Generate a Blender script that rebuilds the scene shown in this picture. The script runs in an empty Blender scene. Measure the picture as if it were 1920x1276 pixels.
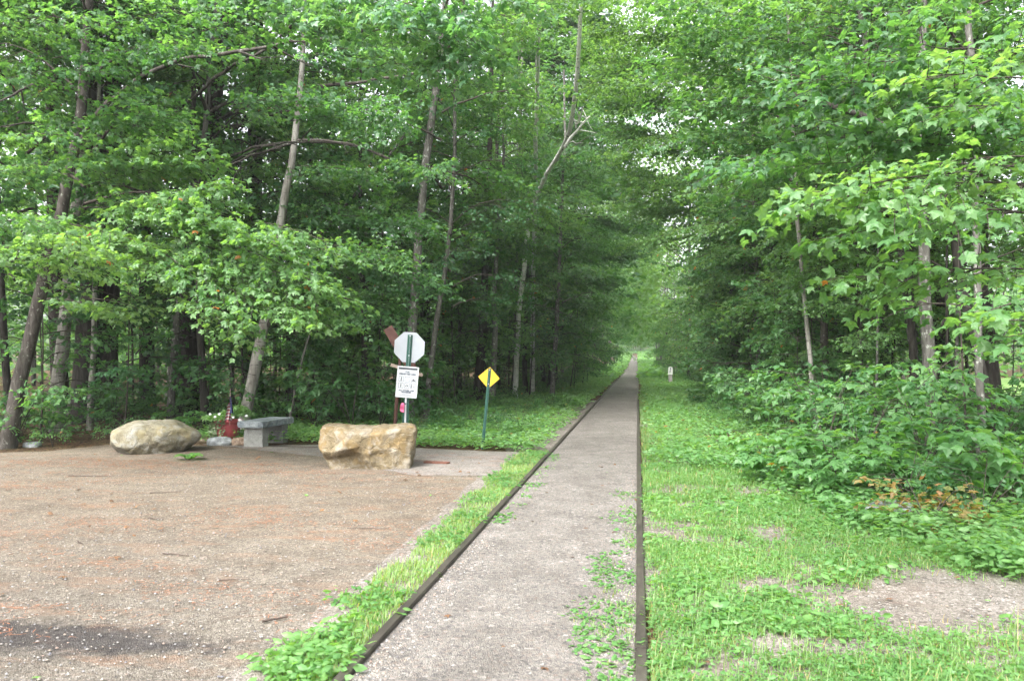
import bpy, math, random
import numpy as np
from mathutils import Vector, noise as mnoise

# ------------------------------------------------------------------ camera, sky, sun, exposure
SC = bpy.context.scene
COL = SC.collection
W_PX, H_PX, F_PX = 1920.0, 1276.0, 1470.0
YAW, PITCH, EYE = math.radians(9.08), math.radians(1.27), 1.62
cam_d = bpy.data.cameras.new("camera")
cam_d.sensor_width = 36.0
cam_d.lens = F_PX / W_PX * 36.0
cam_d.clip_start = 0.05
cam_d.clip_end = 2500.0
cam_d.dof.use_dof = True
cam_d.dof.focus_distance = 13.0
cam_d.dof.aperture_fstop = 4.0
cam = bpy.data.objects.new("camera", cam_d)
COL.objects.link(cam)
cam.location = (0, 0, EYE)
cam.rotation_euler = (math.pi / 2 + PITCH, 0, YAW)
SC.camera = cam

SUN_EL, SUN_AZ = math.radians(50), math.radians(205)     # azimuth clockwise from +Y
world = bpy.data.worlds.new("World")
SC.world = world
world.use_nodes = True
wn, wl = world.node_tree.nodes, world.node_tree.links
wn.clear()
w_out = wn.new("ShaderNodeOutputWorld")
w_bg = wn.new("ShaderNodeBackground")
w_bg.inputs["Strength"].default_value = 0.15
w_sky = wn.new("ShaderNodeTexSky")
w_sky.sky_type = 'NISHITA'
w_sky.sun_disc = False
w_sky.sun_elevation = SUN_EL
w_sky.sun_rotation = SUN_AZ
w_sky.air_density = 1.0
w_sky.dust_density = 6.0
w_sky.ozone_density = 1.0
w_hsv = wn.new("ShaderNodeHueSaturation")                # a bright overcast: the blue washed out of the sky
w_hsv.inputs["Saturation"].default_value = 0.22
w_hsv.inputs["Value"].default_value = 1.0
wl.new(w_sky.outputs[0], w_hsv.inputs["Color"])
wl.new(w_hsv.outputs[0], w_bg.inputs["Color"])
wl.new(w_bg.outputs[0], w_out.inputs["Surface"])

sun_d = bpy.data.lights.new("sun", 'SUN')
sun_d.energy = 1.5
sun_d.angle = math.radians(35)
sun_d.color = (1.0, 0.97, 0.92)
sun = bpy.data.objects.new("sun", sun_d)
COL.objects.link(sun)
sun.location = (10, -10, 30)
_sd = Vector((math.sin(SUN_AZ) * math.cos(SUN_EL), math.cos(SUN_AZ) * math.cos(SUN_EL), math.sin(SUN_EL)))
sun.rotation_euler = _sd.to_track_quat('Z', 'Y').to_euler()

SC.view_settings.view_transform = 'Standard'
SC.view_settings.look = 'None'
SC.view_settings.exposure = 2.38
SC.view_settings.gamma = 1.0
SC.view_settings.use_curve_mapping = False
SC.render.engine = 'CYCLES'
cy = SC.cycles
cy.max_bounces = 8
cy.diffuse_bounces = 6
cy.glossy_bounces = 2
cy.transmission_bounces = 4
cy.transparent_max_bounces = 4
cy.sample_clamp_indirect = 8.0
cy.use_denoising = True
cy.use_adaptive_sampling = True
cy.adaptive_threshold = 0.02
cy.caustics_reflective = False
cy.caustics_refractive = False

# ------------------------------------------------------------------ where a pixel of the photograph lies
CAM = np.array((0, 0, EYE))
FWD = np.array((-math.sin(YAW) * math.cos(PITCH), math.cos(YAW) * math.cos(PITCH), math.sin(PITCH)))
RGT = np.array((math.cos(YAW), math.sin(YAW), 0.0))
UPV = np.cross(RGT, FWD)


def at(px, py, d):
    return CAM + d * (FWD + (px - 960) / F_PX * RGT - (py - 638) / F_PX * UPV)


def ground_pt(px, py):
    v = FWD + (px - 960) / F_PX * RGT - (py - 638) / F_PX * UPV
    t = -EYE / v[2]
    return CAM + t * v


def rise(y):
    y = np.asarray(y, float)
    t = np.clip(y - 70, 0, None) / 150
    return np.where(t < 1, 2.07 * t * t, 2.07 + (t - 1) * 4.1)


EDGE_L_Y = [-60, 0, 8, 11.8, 15.8, 19.2, 25.5, 35, 60, 400]
EDGE_L_X = [-80, -40, -16, -10.9, -9.3, -6.9, -5.2, -3.8, -3.5, -3.5]
EDGE_R_Y = [-60, 0, 5, 12, 20, 35, 60, 400]
EDGE_R_X = [20, 9, 7, 4.8, 4.1, 3.6, 3.3, 2.7]


def edge_l(y):
    return np.interp(y, EDGE_L_Y, EDGE_L_X)


def edge_r(y):
    return np.interp(y, EDGE_R_Y, EDGE_R_X)


def ground_z(x, y):
    """height of the ground sheet: flat round the trail and the lot, uneven under the trees"""
    x = np.asarray(x, float)
    y = np.asarray(y, float)
    inl = np.clip((edge_l(y) + 0.6 - x) / 4.0, 0, 1)
    inr = np.clip((x - np.interp(y, [4, 5.5, 6.4, 7.8, 10.5, 15, 26, 60, 240], [8, 4.6, 4.1, 3.4, 2.9, 2.6, 2.3, 2.1, 2.0])) / 3.0, 0, 1) * np.clip((14 - x) / 3, 0, 1)
    b = (np.sin(x * 0.9 + 1.3 * np.sin(y * 0.37)) * np.sin(y * 0.71 + 0.6) * 0.10 + np.sin(x * 0.31 + y * 0.23) * 0.16 + 0.06)
    return rise(y) + inl * (b + 0.05) + inr * (b * 0.8)


# ------------------------------------------------------------------ mesh helpers
class Mesh:
    def __init__(self):
        self.V, self.F, self.n = [], [], 0

    def add(self, verts, faces, mat=0, smooth=True):
        verts = np.asarray(verts, float).reshape(-1, 3)
        faces = np.asarray(faces, np.int64)
        if len(faces) == 0:
            return
        self.V.append(verts)
        self.F.append((faces + self.n, mat, smooth))
        self.n += len(verts)

    def ngon(self, verts, mat=0):
        verts = np.asarray(verts, float)
        self.add(verts, np.arange(len(verts))[None, :], mat, False)

    def data(self, name, mats):
        me = bpy.data.meshes.new(name)
        V = np.concatenate(self.V) if self.V else np.zeros((0, 3))
        me.vertices.add(len(V))
        me.vertices.foreach_set("co", V.astype(np.float32).ravel())
        idx = np.concatenate([f.ravel() for f, _, _ in self.F])
        cnt = np.concatenate([np.full(len(f), f.shape[1]) for f, _, _ in self.F])
        mi = np.concatenate([np.full(len(f), m) for f, m, _ in self.F])
        sm = np.concatenate([np.full(len(f), s) for f, _, s in self.F])
        me.loops.add(len(idx))
        me.loops.foreach_set("vertex_index", idx.astype(np.int32))
        me.polygons.add(len(cnt))
        start = np.zeros(len(cnt), np.int32)
        start[1:] = np.cumsum(cnt)[:-1]
        me.polygons.foreach_set("loop_start", start)
        me.polygons.foreach_set("material_index", mi.astype(np.int32))
        me.polygons.foreach_set("use_smooth", sm.astype(bool))
        for m in (mats if isinstance(mats, (list, tuple)) else [mats]):
            me.materials.append(m)
        me.update(calc_edges=True)
        return me

    def build(self, name, mats, parent=None, loc=(0, 0, 0)):
        o = bpy.data.objects.new(name, self.data(name, mats))
        COL.objects.link(o)
        o.location = loc
        if parent is not None:
            o.parent = parent
        return o


def link(name, me, parent=None, loc=(0, 0, 0), rot=(0, 0, 0), sc=1.0):
    o = bpy.data.objects.new(name, me)
    COL.objects.link(o)
    o.location = loc
    o.rotation_euler = rot
    o.scale = (sc, sc, sc) if np.isscalar(sc) else sc
    if parent is not None:
        o.parent = parent
    return o


def thing(name, label, cat, loc=(0, 0, 0), rotz=0.0, group=None, sc=1.0):
    o = bpy.data.objects.new(name, None)
    COL.objects.link(o)
    o.empty_display_size = 0.2
    o.location = loc
    o.rotation_euler = (0, 0, rotz)
    o.scale = (sc, sc, sc)
    return tag(o, label, cat, group)


def tag(o, label=None, cat=None, group=None, kind=None):
    for k, v in (("label", label), ("category", cat), ("group", group), ("kind", kind)):
        if v:
            o[k] = v
    return o


def unit(v):
    v = np.asarray(v, float)
    return v / np.maximum(np.linalg.norm(v, axis=-1, keepdims=True), 1e-9)


def tube(m, pts, rad, sides=6, mat=0, cap=True, rng=None, wob=0.0):
    pts = np.asarray(pts, float)
    rad = np.broadcast_to(np.asarray(rad, float), (len(pts),))
    t = np.gradient(pts, axis=0)
    t = unit(t)
    ref = np.array((0.13, 0.97, 0.2)) if abs(t[0][2]) > 0.6 else np.array((0.05, 0.1, 1.0))
    a = unit(np.cross(t, ref))
    b = np.cross(t, a)
    ang = np.linspace(0, 2 * math.pi, sides, endpoint=False)
    r = rad[:, None] * np.ones(sides)
    if rng is not None and wob:
        r = r * (1 + rng.uniform(-wob, wob, r.shape))
    V = pts[:, None, :] + r[..., None] * (np.cos(ang)[None, :, None] * a[:, None, :] + np.sin(ang)[None, :, None] * b[:, None, :])
    n = len(pts)
    i = np.arange(n - 1)[:, None] * sides
    j = np.arange(sides)[None, :]
    k = (j + 1) % sides
    Q = np.stack([i + j, i + k, i + sides + k, i + sides + j], -1).reshape(-1, 4)
    m.add(V.reshape(-1, 3), Q, mat)
    if cap:
        for ring, rev in ((0, True), (n - 1, False)):
            v = V[ring]
            m.add(v, (np.arange(sides)[::-1] if rev else np.arange(sides))[None, :], mat, False)


def box(m, lo, hi, mat=0, R=None, off=None):
    x0, y0, z0 = lo
    x1, y1, z1 = hi
    V = np.array([(x0, y0, z0), (x1, y0, z0), (x1, y1, z0), (x0, y1, z0), (x0, y0, z1), (x1, y0, z1), (x1, y1, z1), (x0, y1, z1)], float)
    if R is not None:
        V = V @ np.asarray(R).T
    if off is not None:
        V = V + np.asarray(off)
    m.add(V, [(3, 2, 1, 0), (4, 5, 6, 7), (0, 1, 5, 4), (1, 2, 6, 5), (2, 3, 7, 6), (3, 0, 4, 7)], mat, False)


def resample(pts, n):
    pts = np.asarray(pts, float)
    s = np.r_[0, np.cumsum(np.linalg.norm(np.diff(pts, axis=0), axis=1))]
    t = np.linspace(0, s[-1], n)
    out = np.stack([np.interp(t, s, pts[:, k]) for k in range(pts.shape[1])], 1)
    for _ in range(2):                                    # soften the corners
        out[1:-1] = (out[:-2] + 2 * out[1:-1] + out[2:]) / 4
    return out


# leaf outlines: x across, y along, z normal
def fan(outline, ctr):
    V = np.array([ctr] + outline, float)
    n = len(outline)
    return V, np.array([(0, 1 + i, 1 + (i + 1) % n) for i in range(n)])


_half = [(0.0, 0.0, 0.0), (0.36, 0.02, -.08), (0.35, 0.25, .0), (0.58, 0.54, -.13), (0.27, 0.57, .0), (0.0, 1.0, -.20)]
MAPLE_FINE = fan(_half + [(-x, y, z) for x, y, z in _half[-2:0:-1]], (0, 0.36, 0.02))
_v = np.array([(0, 0, 0), (.50, .34, -.1), (.24, .58, .0), (0, 1, -.16), (-.24, .58, .0), (-.50, .34, -.1)], float)
MAPLE_MID = (_v, np.array([(0, 1, 2), (0, 2, 3), (0, 3, 4), (0, 4, 5)]))
_v = np.array([(0, 0, 0), (.40, .42, -.05), (0, 1, -.08), (-.40, .42, -.05)], float)
LEAF_FAR = (_v, np.array([(0, 1, 2), (0, 2, 3)]))
_v = np.array([(0, 0, 0), (.26, .3, -.05), (.22, .65, -.05), (0, 1, -.12), (-.22, .65, -.05), (-.26, .3, -.05), (0, .45, .03)], float)
OVAL = (_v, np.array([(6, 0, 1), (6, 1, 2), (6, 2, 3), (6, 3, 4), (6, 4, 5), (6, 5, 0)]))
_v = np.array([(-.5, 0, 0), (.5, 0, 0), (.32, .55, 0), (-.32, .55, 0), (0, 1, 0)], float)
BLADE = (_v, None)
_v = np.array([(0, 0, 0), (.09, .3, 0), (0, 1, -.05), (-.09, .3, 0)], float)
NEEDLE = (_v, np.array([(0, 1, 2), (0, 2, 3)]))


def add_leaves(m, pos, dr, nor, size, tpl, mat=0):
    """one leaf per row: dr = where the tip points, nor = which way the face looks"""
    pos = np.asarray(pos, float)
    if len(pos) == 0:
        return
    y = unit(dr)
    x = unit(np.cross(y, nor))
    z = np.cross(x, y)
    V, F = tpl
    size = np.broadcast_to(np.asarray(size, float), (len(pos),))
    A = V[None, :, 0:1] * x[:, None, :] + V[None, :, 1:2] * y[:, None, :] + V[None, :, 2:3] * z[:, None, :]
    A = pos[:, None, :] + A * size[:, None, None]
    k = len(V)
    FF = (F[None] + (np.arange(len(pos)) * k)[:, None, None]).reshape(-1, 3)
    m.add(A.reshape(-1, 3), FF, mat, False)


class Spray:
    """collects the leaves and twigs of flat leafy branch ends"""

    def __init__(self, rng):
        self.r = rng
        self.pos, self.dir, self.size = [], [], []
        self.tw = []

    def grow(self, P0, d, L, W, step=0.09, leaf=0.1, node=0.17, twig_r=0.005, twigs=True, sag=0.14):
        r = self.r
        d = unit(d)
        up = np.array((0, 0, 1.0)) + r.normal(0, .24, 3)
        side = unit(np.cross(d, up))
        n = max(3, int(L / node))
        t = np.linspace(0, 1, n + 1)
        ax = P0 + d * (t * L)[:, None] - np.array((0, 0, 1)) * (sag * L * t ** 2)[:, None]
        ax = ax + side * (np.cumsum(r.normal(0, .02, n + 1)) * L * 0.5)[:, None]
        if twigs:
            self.tw.append((ax, np.linspace(twig_r * 1.6, twig_r * .5, n + 1)))
        for i in range(1, n + 1):
            ti = t[i]
            for s in (1, -1):
                if r.random() < .12:
                    continue
                tl = W * (0.25 + 0.95 * math.sin(math.pi * min(1, (0.15 + 0.85 * ti) * .85)) * 0.8) * r.uniform(.6, 1.15)
                if i == n:
                    tl *= .8
                td = unit(d * r.uniform(.5, .9) + s * side * r.uniform(.6, .95) + np.array((0, 0, r.uniform(-.42, .22))))
                k = max(2, int(tl / step))
                q = (np.arange(1, k + 1) / k)[:, None]
                tp = ax[i] + td * (q * tl) - np.array((0, 0, 1)) * (sag * .8 * tl * q ** 2)
                if twigs and tl > .3:
                    self.tw.append((np.vstack([ax[i], tp[k // 2], tp[-1]]), np.array((twig_r * .7, twig_r * .5, twig_r * .3))))
                ts = unit(np.cross(td, up))
                for ss in (1, -1):
                    ld = td * r.uniform(.25, .9, (k, 1)) + ss * ts * r.uniform(.45, 1, (k, 1))
                    ld[:, 2] -= r.uniform(-.15, .85, k)
                    self.pos.append(tp + unit(ld) * leaf * .35 * r.uniform(.4, 1.2, (k, 1)) + r.normal(0, leaf * .18, (k, 3)))
                    self.dir.append(ld)
                    self.size.append(leaf * r.uniform(.5, 1.2, k))
        ld = d[None] + r.normal(0, .2, (2, 3))
        self.pos.append(np.repeat(ax[-1:], 2, 0))
        self.dir.append(ld)
        self.size.append(np.full(2, leaf))

    def flush(self, m, tpl, leaf_mat=0, bark_mat=1, tilt=.58, sides=3, keep=1.0):
        r = self.r
        if self.pos:
            P, D, S = np.concatenate(self.pos), np.concatenate(self.dir), np.concatenate(self.size)
            if keep < 1:
                k = r.random(len(P)) < keep
                P, D, S = P[k], D[k], S[k]
            N = np.array((0, 0, 1.0)) + r.normal(0, tilt, (len(P), 3))
            add_leaves(m, P, D, N, S, tpl, leaf_mat)
        for pts, rad in self.tw:
            tube(m, pts, rad, sides, bark_mat, cap=False)


# ------------------------------------------------------------------ materials
def new_mat(name):
    m = bpy.data.materials.new(name)
    m.use_nodes = True
    nt = m.node_tree
    nt.nodes.clear()
    out = nt.nodes.new("ShaderNodeOutputMaterial")
    return m, nt, out


def N(nt, typ, **kw):
    n = nt.nodes.new(typ)
    for k, v in kw.items():
        if k.startswith("i_"):
            key = k[2:]
            n.inputs[int(key) if key.isdigit() else key.replace("_", " ")].default_value = v
        else:
            setattr(n, k, v)
    return n


def ramp(nt, stops, fac):
    n = nt.nodes.new("ShaderNodeValToRGB")
    e = n.color_ramp.elements
    while len(e) > 1:
        e.remove(e[-1])
    e[0].position, e[0].color = stops[0][0], (*stops[0][1], 1)
    for p, c in stops[1:]:
        x = e.new(p)
        x.color = (*c, 1)
    nt.links.new(fac, n.inputs[0])
    return n.outputs[0]


def mix(nt, fac, a, b, blend='MIX'):
    n = nt.nodes.new("ShaderNodeMix")
    n.data_type = 'RGBA'
    n.blend_type = blend
    for inp, v in ((n.inputs[0], fac), (n.inputs[6], a), (n.inputs[7], b)):
        if isinstance(v, bpy.types.NodeSocket):
            nt.links.new(v, inp)
        elif isinstance(v, (tuple, list)):
            inp.default_value = (*v, 1)
        else:
            inp.default_value = v
    return n.outputs[2]


def math_n(nt, op, a, b=None, clamp=False):
    n = nt.nodes.new("ShaderNodeMath")
    n.operation = op
    n.use_clamp = clamp
    for inp, v in ((n.inputs[0], a), (n.inputs[1], b)):
        if v is None:
            continue
        if isinstance(v, bpy.types.NodeSocket):
            nt.links.new(v, inp)
        else:
            inp.default_value = v
    return n.outputs[0]


def obj_co(nt, scale=None, rot=None):
    tc = nt.nodes.new("ShaderNodeTexCoord")
    if scale is None:
        return tc.outputs["Object"]
    mp = nt.nodes.new("ShaderNodeMapping")
    mp.inputs["Scale"].default_value = scale
    if rot:
        mp.inputs["Rotation"].default_value = rot
    nt.links.new(tc.outputs["Object"], mp.inputs[0])
    return mp.outputs[0]


def noise_t(nt, co, scale, detail=4, rough=.55, dist=0.0):
    n = N(nt, "ShaderNodeTexNoise")
    n.inputs["Scale"].default_value = scale
    n.inputs["Detail"].default_value = detail
    n.inputs["Roughness"].default_value = rough
    n.inputs["Distortion"].default_value = dist
    nt.links.new(co, n.inputs["Vector"])
    return n.outputs["Fac"]


def voro(nt, co, scale, feature='F1', rnd=1.0):
    n = N(nt, "ShaderNodeTexVoronoi")
    n.feature = feature
    n.inputs["Scale"].default_value = scale
    n.inputs["Randomness"].default_value = rnd
    nt.links.new(co, n.inputs["Vector"])
    return n


def principled(nt, out, color, rough=.8, spec=.3, bump=None, bump_s=.3, bump_d=.01, metal=0.0):
    p = N(nt, "ShaderNodeBsdfPrincipled")
    if isinstance(color, bpy.types.NodeSocket):
        nt.links.new(color, p.inputs["Base Color"])
    else:
        p.inputs["Base Color"].default_value = (*color, 1)
    if isinstance(rough, bpy.types.NodeSocket):
        nt.links.new(rough, p.inputs["Roughness"])
    else:
        p.inputs["Roughness"].default_value = rough
    p.inputs["Specular IOR Level"].default_value = spec
    p.inputs["Metallic"].default_value = metal
    if bump is not None:
        b = N(nt, "ShaderNodeBump")
        b.inputs["Strength"].default_value = bump_s
        b.inputs["Distance"].default_value = bump_d
        nt.links.new(bump, b.inputs["Height"])
        nt.links.new(b.outputs[0], p.inputs["Normal"])
    if out is not None:
        nt.links.new(p.outputs[0], out.inputs[0])
    return p


def leaf_material(name, cols, trans=(2.2, 2.1, .78), fac=.52, rough=.44, spec=.5, odd=None):
    """cols: three base greens; leaves differ one by one, tree by tree and in drifts"""
    m, nt, out = new_mat(name)
    g = N(nt, "ShaderNodeNewGeometry")
    oi = N(nt, "ShaderNodeObjectInfo")
    drift = noise_t(nt, obj_co(nt), .45, 2)
    v = math_n(nt, 'MULTIPLY', g.outputs["Random Per Island"], .5)
    v = math_n(nt, 'ADD', v, math_n(nt, 'MULTIPLY', oi.outputs["Random"], .5))
    v = math_n(nt, 'ADD', v, math_n(nt, 'MULTIPLY', math_n(nt, 'SUBTRACT', drift, .5), 1.1), True)
    stops = [(0.05, cols[0]), (.5, cols[1]), (.92, cols[2])]
    c = ramp(nt, stops, v)
    if odd:
        wn_ = N(nt, "ShaderNodeTexWhiteNoise")
        wn_.noise_dimensions = '1D'
        nt.links.new(g.outputs["Random Per Island"], wn_.inputs["W"])
        c = mix(nt, math_n(nt, 'GREATER_THAN', wn_.outputs["Value"], 1 - odd[0]), c, odd[1])
    p = principled(nt, None, c, rough, spec)
    tr = N(nt, "ShaderNodeBsdfTranslucent")
    tc = mix(nt, 1.0, c, trans, 'MULTIPLY')
    nt.links.new(tc, tr.inputs["Color"])
    mx = N(nt, "ShaderNodeMixShader")
    mx.inputs[0].default_value = fac
    nt.links.new(p.outputs[0], mx.inputs[1])
    nt.links.new(tr.outputs[0], mx.inputs[2])
    nt.links.new(mx.outputs[0], out.inputs[0])
    return m


LEAF_MAPLE = leaf_material("leaf_maple", [(0.036, 0.100, 0.041), (0.058, 0.145, 0.054), (0.101, 0.205, 0.076)])
LEAF_FRESH = leaf_material("leaf_fresh", [(0.061, 0.145, 0.054), (0.090, 0.185, 0.068), (0.125, 0.225, 0.091)], odd=(.003, (0.280, 0.110, 0.030)))
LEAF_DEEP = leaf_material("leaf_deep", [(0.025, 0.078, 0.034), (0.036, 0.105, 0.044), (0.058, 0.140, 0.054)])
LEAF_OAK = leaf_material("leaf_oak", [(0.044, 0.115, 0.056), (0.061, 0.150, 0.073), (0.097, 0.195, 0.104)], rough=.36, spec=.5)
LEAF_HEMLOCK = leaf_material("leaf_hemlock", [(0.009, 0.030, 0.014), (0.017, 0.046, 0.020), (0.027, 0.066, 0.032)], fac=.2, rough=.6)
LEAF_HERB = leaf_material("leaf_herb", [(.066, .165, .058), (.10, .215, .076), (.155, .28, .11)], odd=(.006, (.22, .14, .03)))
LEAF_SHRUB = leaf_material("leaf_shrub", [(0.041, 0.115, 0.044), (0.063, 0.155, 0.059), (0.109, 0.215, 0.081)], odd=(.006, (0.280, 0.130, 0.040)))
LEAF_RUST = leaf_material("leaf_rust", [(.12, .17, .05), (.26, .17, .08), (.34, .16, .09)])
LEAF_FERN = leaf_material("leaf_fern", [(0.063, 0.165, 0.040), (0.086, 0.210, 0.050), (0.122, 0.260, 0.065)])
GRASS_MAT = leaf_material("grass_blade", [(0.090, 0.175, 0.055), (0.135, 0.235, 0.080), (0.217, 0.310, 0.125)], odd=(.07, (0.280, 0.230, 0.110)))
CLOVER_MAT = leaf_material("clover", [(0.063, 0.165, 0.050), (0.095, 0.210, 0.066), (0.144, 0.275, 0.090)])


def bark_material(name, dark, mid, light, patch=None, patch_amt=.5, scale=14, rings=False):
    m, nt, out = new_mat(name)
    co = obj_co(nt, (1, 1, .22))
    n1 = noise_t(nt, co, scale, 6, .65, .6)
    c = ramp(nt, [(.28, dark), (.5, mid), (.75, light)], n1)
    if patch:
        n2 = noise_t(nt, obj_co(nt, (1, 1, .7)), 15, 5, .65)
        c = mix(nt, ramp(nt, [(patch_amt, (0, 0, 0)), (patch_amt + .07, (.8, .8, .8))], n2), c, patch)
    if rings:
        n3 = noise_t(nt, obj_co(nt, (1, 1, 7)), 5, 3, .6)
        c = mix(nt, ramp(nt, [(.60, (0, 0, 0)), (.67, (1, 1, 1))], n3), c, rings)
    principled(nt, out, c, .9, .15, n1, .7, .03)
    return m


BARK_PINE = bark_material("bark_pine", (.010, .008, .0075), (.032, .026, .024), (.062, .053, .05), scale=16)
BARK_MAPLE = bark_material("bark_maple", (.018, .015, .013), (.05, .044, .039), (.10, .092, .083), (.26, .27, .24), .60)
BARK_DARK = bark_material("bark_dark", (.012, .011, .01), (.032, .028, .025), (.065, .06, .055), (.2, .2, .18), .68)
BARK_BIRCH = bark_material("bark_birch", (.07, .06, .052), (.20, .19, .172), (.34, .33, .305), (.10, .085, .07), .60, 9, (.03, .026, .023))
BARK_WHITE = bark_material("bark_white", (.36, .35, .33), (.62, .61, .58), (.74, .73, .70), None, .6, 9, (.05, .045, .04))
BARK_GREY = bark_material("bark_grey", (.035, .032, .029), (.09, .085, .077), (.16, .155, .14), (.30, .31, .28), .57)
BARK_TWIG = bark_material("bark_twig", (.02, .017, .014), (.045, .038, .032), (.08, .07, .06))


def gravel_material(name, stones, tints, needle=None, wet=None, scale=125, near=None):
    """stones: cell colours; tints: broad colour drift; needle: streaks of fallen needles; wet: one dark cinder patch (x, y, rx, ry)"""
    m, nt, out = new_mat(name)
    co = obj_co(nt)
    v1, v2 = voro(nt, co, scale), voro(nt, co, scale * .36)
    hue = N(nt, "ShaderNodeSeparateColor")
    nt.links.new(v1.outputs["Color"], hue.inputs[0])
    c = ramp(nt, stones, hue.outputs[0])
    hue2 = N(nt, "ShaderNodeSeparateColor")
    nt.links.new(v2.outputs["Color"], hue2.inputs[0])
    c2 = ramp(nt, stones, hue2.outputs[1])
    c = mix(nt, math_n(nt, 'GREATER_THAN', hue2.outputs[2], .55), c, c2)
    fine = noise_t(nt, co, 230, 2)
    c = mix(nt, .5, c, ramp(nt, [(.3, (.35, .35, .35)), (.7, (1.5, 1.5, 1.5))], fine), 'MULTIPLY')
    big = noise_t(nt, co, .55, 4, .6)
    med = noise_t(nt, co, 3.2, 4, .6)
    c = mix(nt, .85, c, ramp(nt, tints, big), 'MULTIPLY')
    c = mix(nt, .6, c, ramp(nt, [(.3, (.62, .60, .57)), (.7, (1.25, 1.25, 1.25))], med), 'MULTIPLY')
    if needle:
        st = noise_t(nt, obj_co(nt, (.55, 1.5, 1), (0, 0, -.25)), 2.6, 6, .68, .7)
        fi = noise_t(nt, co, 55, 3, .7)
        k = math_n(nt, 'MULTIPLY', ramp(nt, [(.52, (0, 0, 0)), (.66, (1, 1, 1))], st), ramp(nt, [(.35, (.1, .1, .1)), (.6, (.85, .85, .85))], fi))
        c = mix(nt, k, c, needle)
    if near:
        sp_ = N(nt, "ShaderNodeSeparateXYZ")
        nt.links.new(co, sp_.inputs[0])
        far_k = math_n(nt, 'ADD', math_n(nt, 'MULTIPLY', math_n(nt, 'SUBTRACT', sp_.outputs[1], 3.2), .22), math_n(nt, 'SUBTRACT', noise_t(nt, co, .9, 4, .6), .5))
        c = mix(nt, ramp(nt, [(0.0, (.9, .9, .9)), (1.0, (0, 0, 0))], far_k), c, mix(nt, 1.0, c, near, 'MULTIPLY'))
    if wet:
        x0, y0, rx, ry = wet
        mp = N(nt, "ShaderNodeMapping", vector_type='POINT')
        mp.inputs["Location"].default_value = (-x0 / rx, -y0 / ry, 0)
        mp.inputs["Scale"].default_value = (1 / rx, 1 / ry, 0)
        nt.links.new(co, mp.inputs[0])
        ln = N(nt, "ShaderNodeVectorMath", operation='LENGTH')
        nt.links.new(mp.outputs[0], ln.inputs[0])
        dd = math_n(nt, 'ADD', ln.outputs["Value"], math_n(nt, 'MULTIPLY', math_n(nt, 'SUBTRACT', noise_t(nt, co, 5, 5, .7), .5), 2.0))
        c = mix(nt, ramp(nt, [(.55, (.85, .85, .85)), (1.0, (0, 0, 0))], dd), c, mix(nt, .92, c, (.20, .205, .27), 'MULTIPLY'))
    h = math_n(nt, 'SUBTRACT', math_n(nt, 'MULTIPLY', fine, .4), v1.outputs["Distance"])
    principled(nt, out, c, .88, .25, h, .8, .012)
    return m


STONES = [(0.0, (.105, .10, .098)), (.25, (.155, .148, .14)), (.5, (.195, .182, .168)), (.72, (.24, .225, .208)), (.9, (.19, .155, .135)), (1.0, (.36, .35, .335))]
TRAIL_MAT = gravel_material("trail_gravel", STONES, [(.3, (.54, .53, .52)), (.5, (.68, .67, .66)), (.7, (.78, .77, .765))])
PATH_MAT = gravel_material("path_gravel", STONES, [(.3, (.78, .77, .76)), (.7, (1.0, .98, .96))], needle=(.22, .13, .09))
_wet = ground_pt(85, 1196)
LOT_MAT = gravel_material("lot_gravel", [(0, (.095, .084, .074)), (.3, (.162, .145, .12)), (.6, (.21, .187, .154)), (.85, (.25, .226, .192)), (1, (.35, .33, .30))],
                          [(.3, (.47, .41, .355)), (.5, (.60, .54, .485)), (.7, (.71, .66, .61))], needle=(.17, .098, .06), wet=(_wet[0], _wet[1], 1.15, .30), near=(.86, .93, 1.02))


def soil_material():
    m, nt, out = new_mat("forest_soil")
    co = obj_co(nt)
    v = voro(nt, co, 26)
    s = N(nt, "ShaderNodeSeparateColor")
    nt.links.new(v.outputs["Color"], s.inputs[0])
    c = ramp(nt, [(0, (.018, .013, .01)), (.35, (.05, .034, .023)), (.65, (.09, .06, .038)), (.9, (.14, .09, .055)), (1, (.10, .12, .04))], s.outputs[0])
    n = noise_t(nt, co, 1.1, 5, .6)
    c = mix(nt, .7, c, ramp(nt, [(.3, (.55, .5, .45)), (.7, (1.3, 1.2, 1.1))], n), 'MULTIPLY')
    principled(nt, out, c, .95, .1, noise_t(nt, co, 40, 5, .7), .9, .03)
    return m


SOIL = soil_material()
SANDY = gravel_material("sandy_soil", [(0, (.09, .08, .073)), (.3, (.15, .135, .12)), (.6, (.20, .183, .168)), (.85, (.24, .222, .205)), (1, (.34, .325, .31))],
                        [(.3, (.62, .58, .54)), (.55, (.84, .82, .80)), (.75, (.98, .98, .98))], needle=(.11, .08, .065), scale=110)


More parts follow.
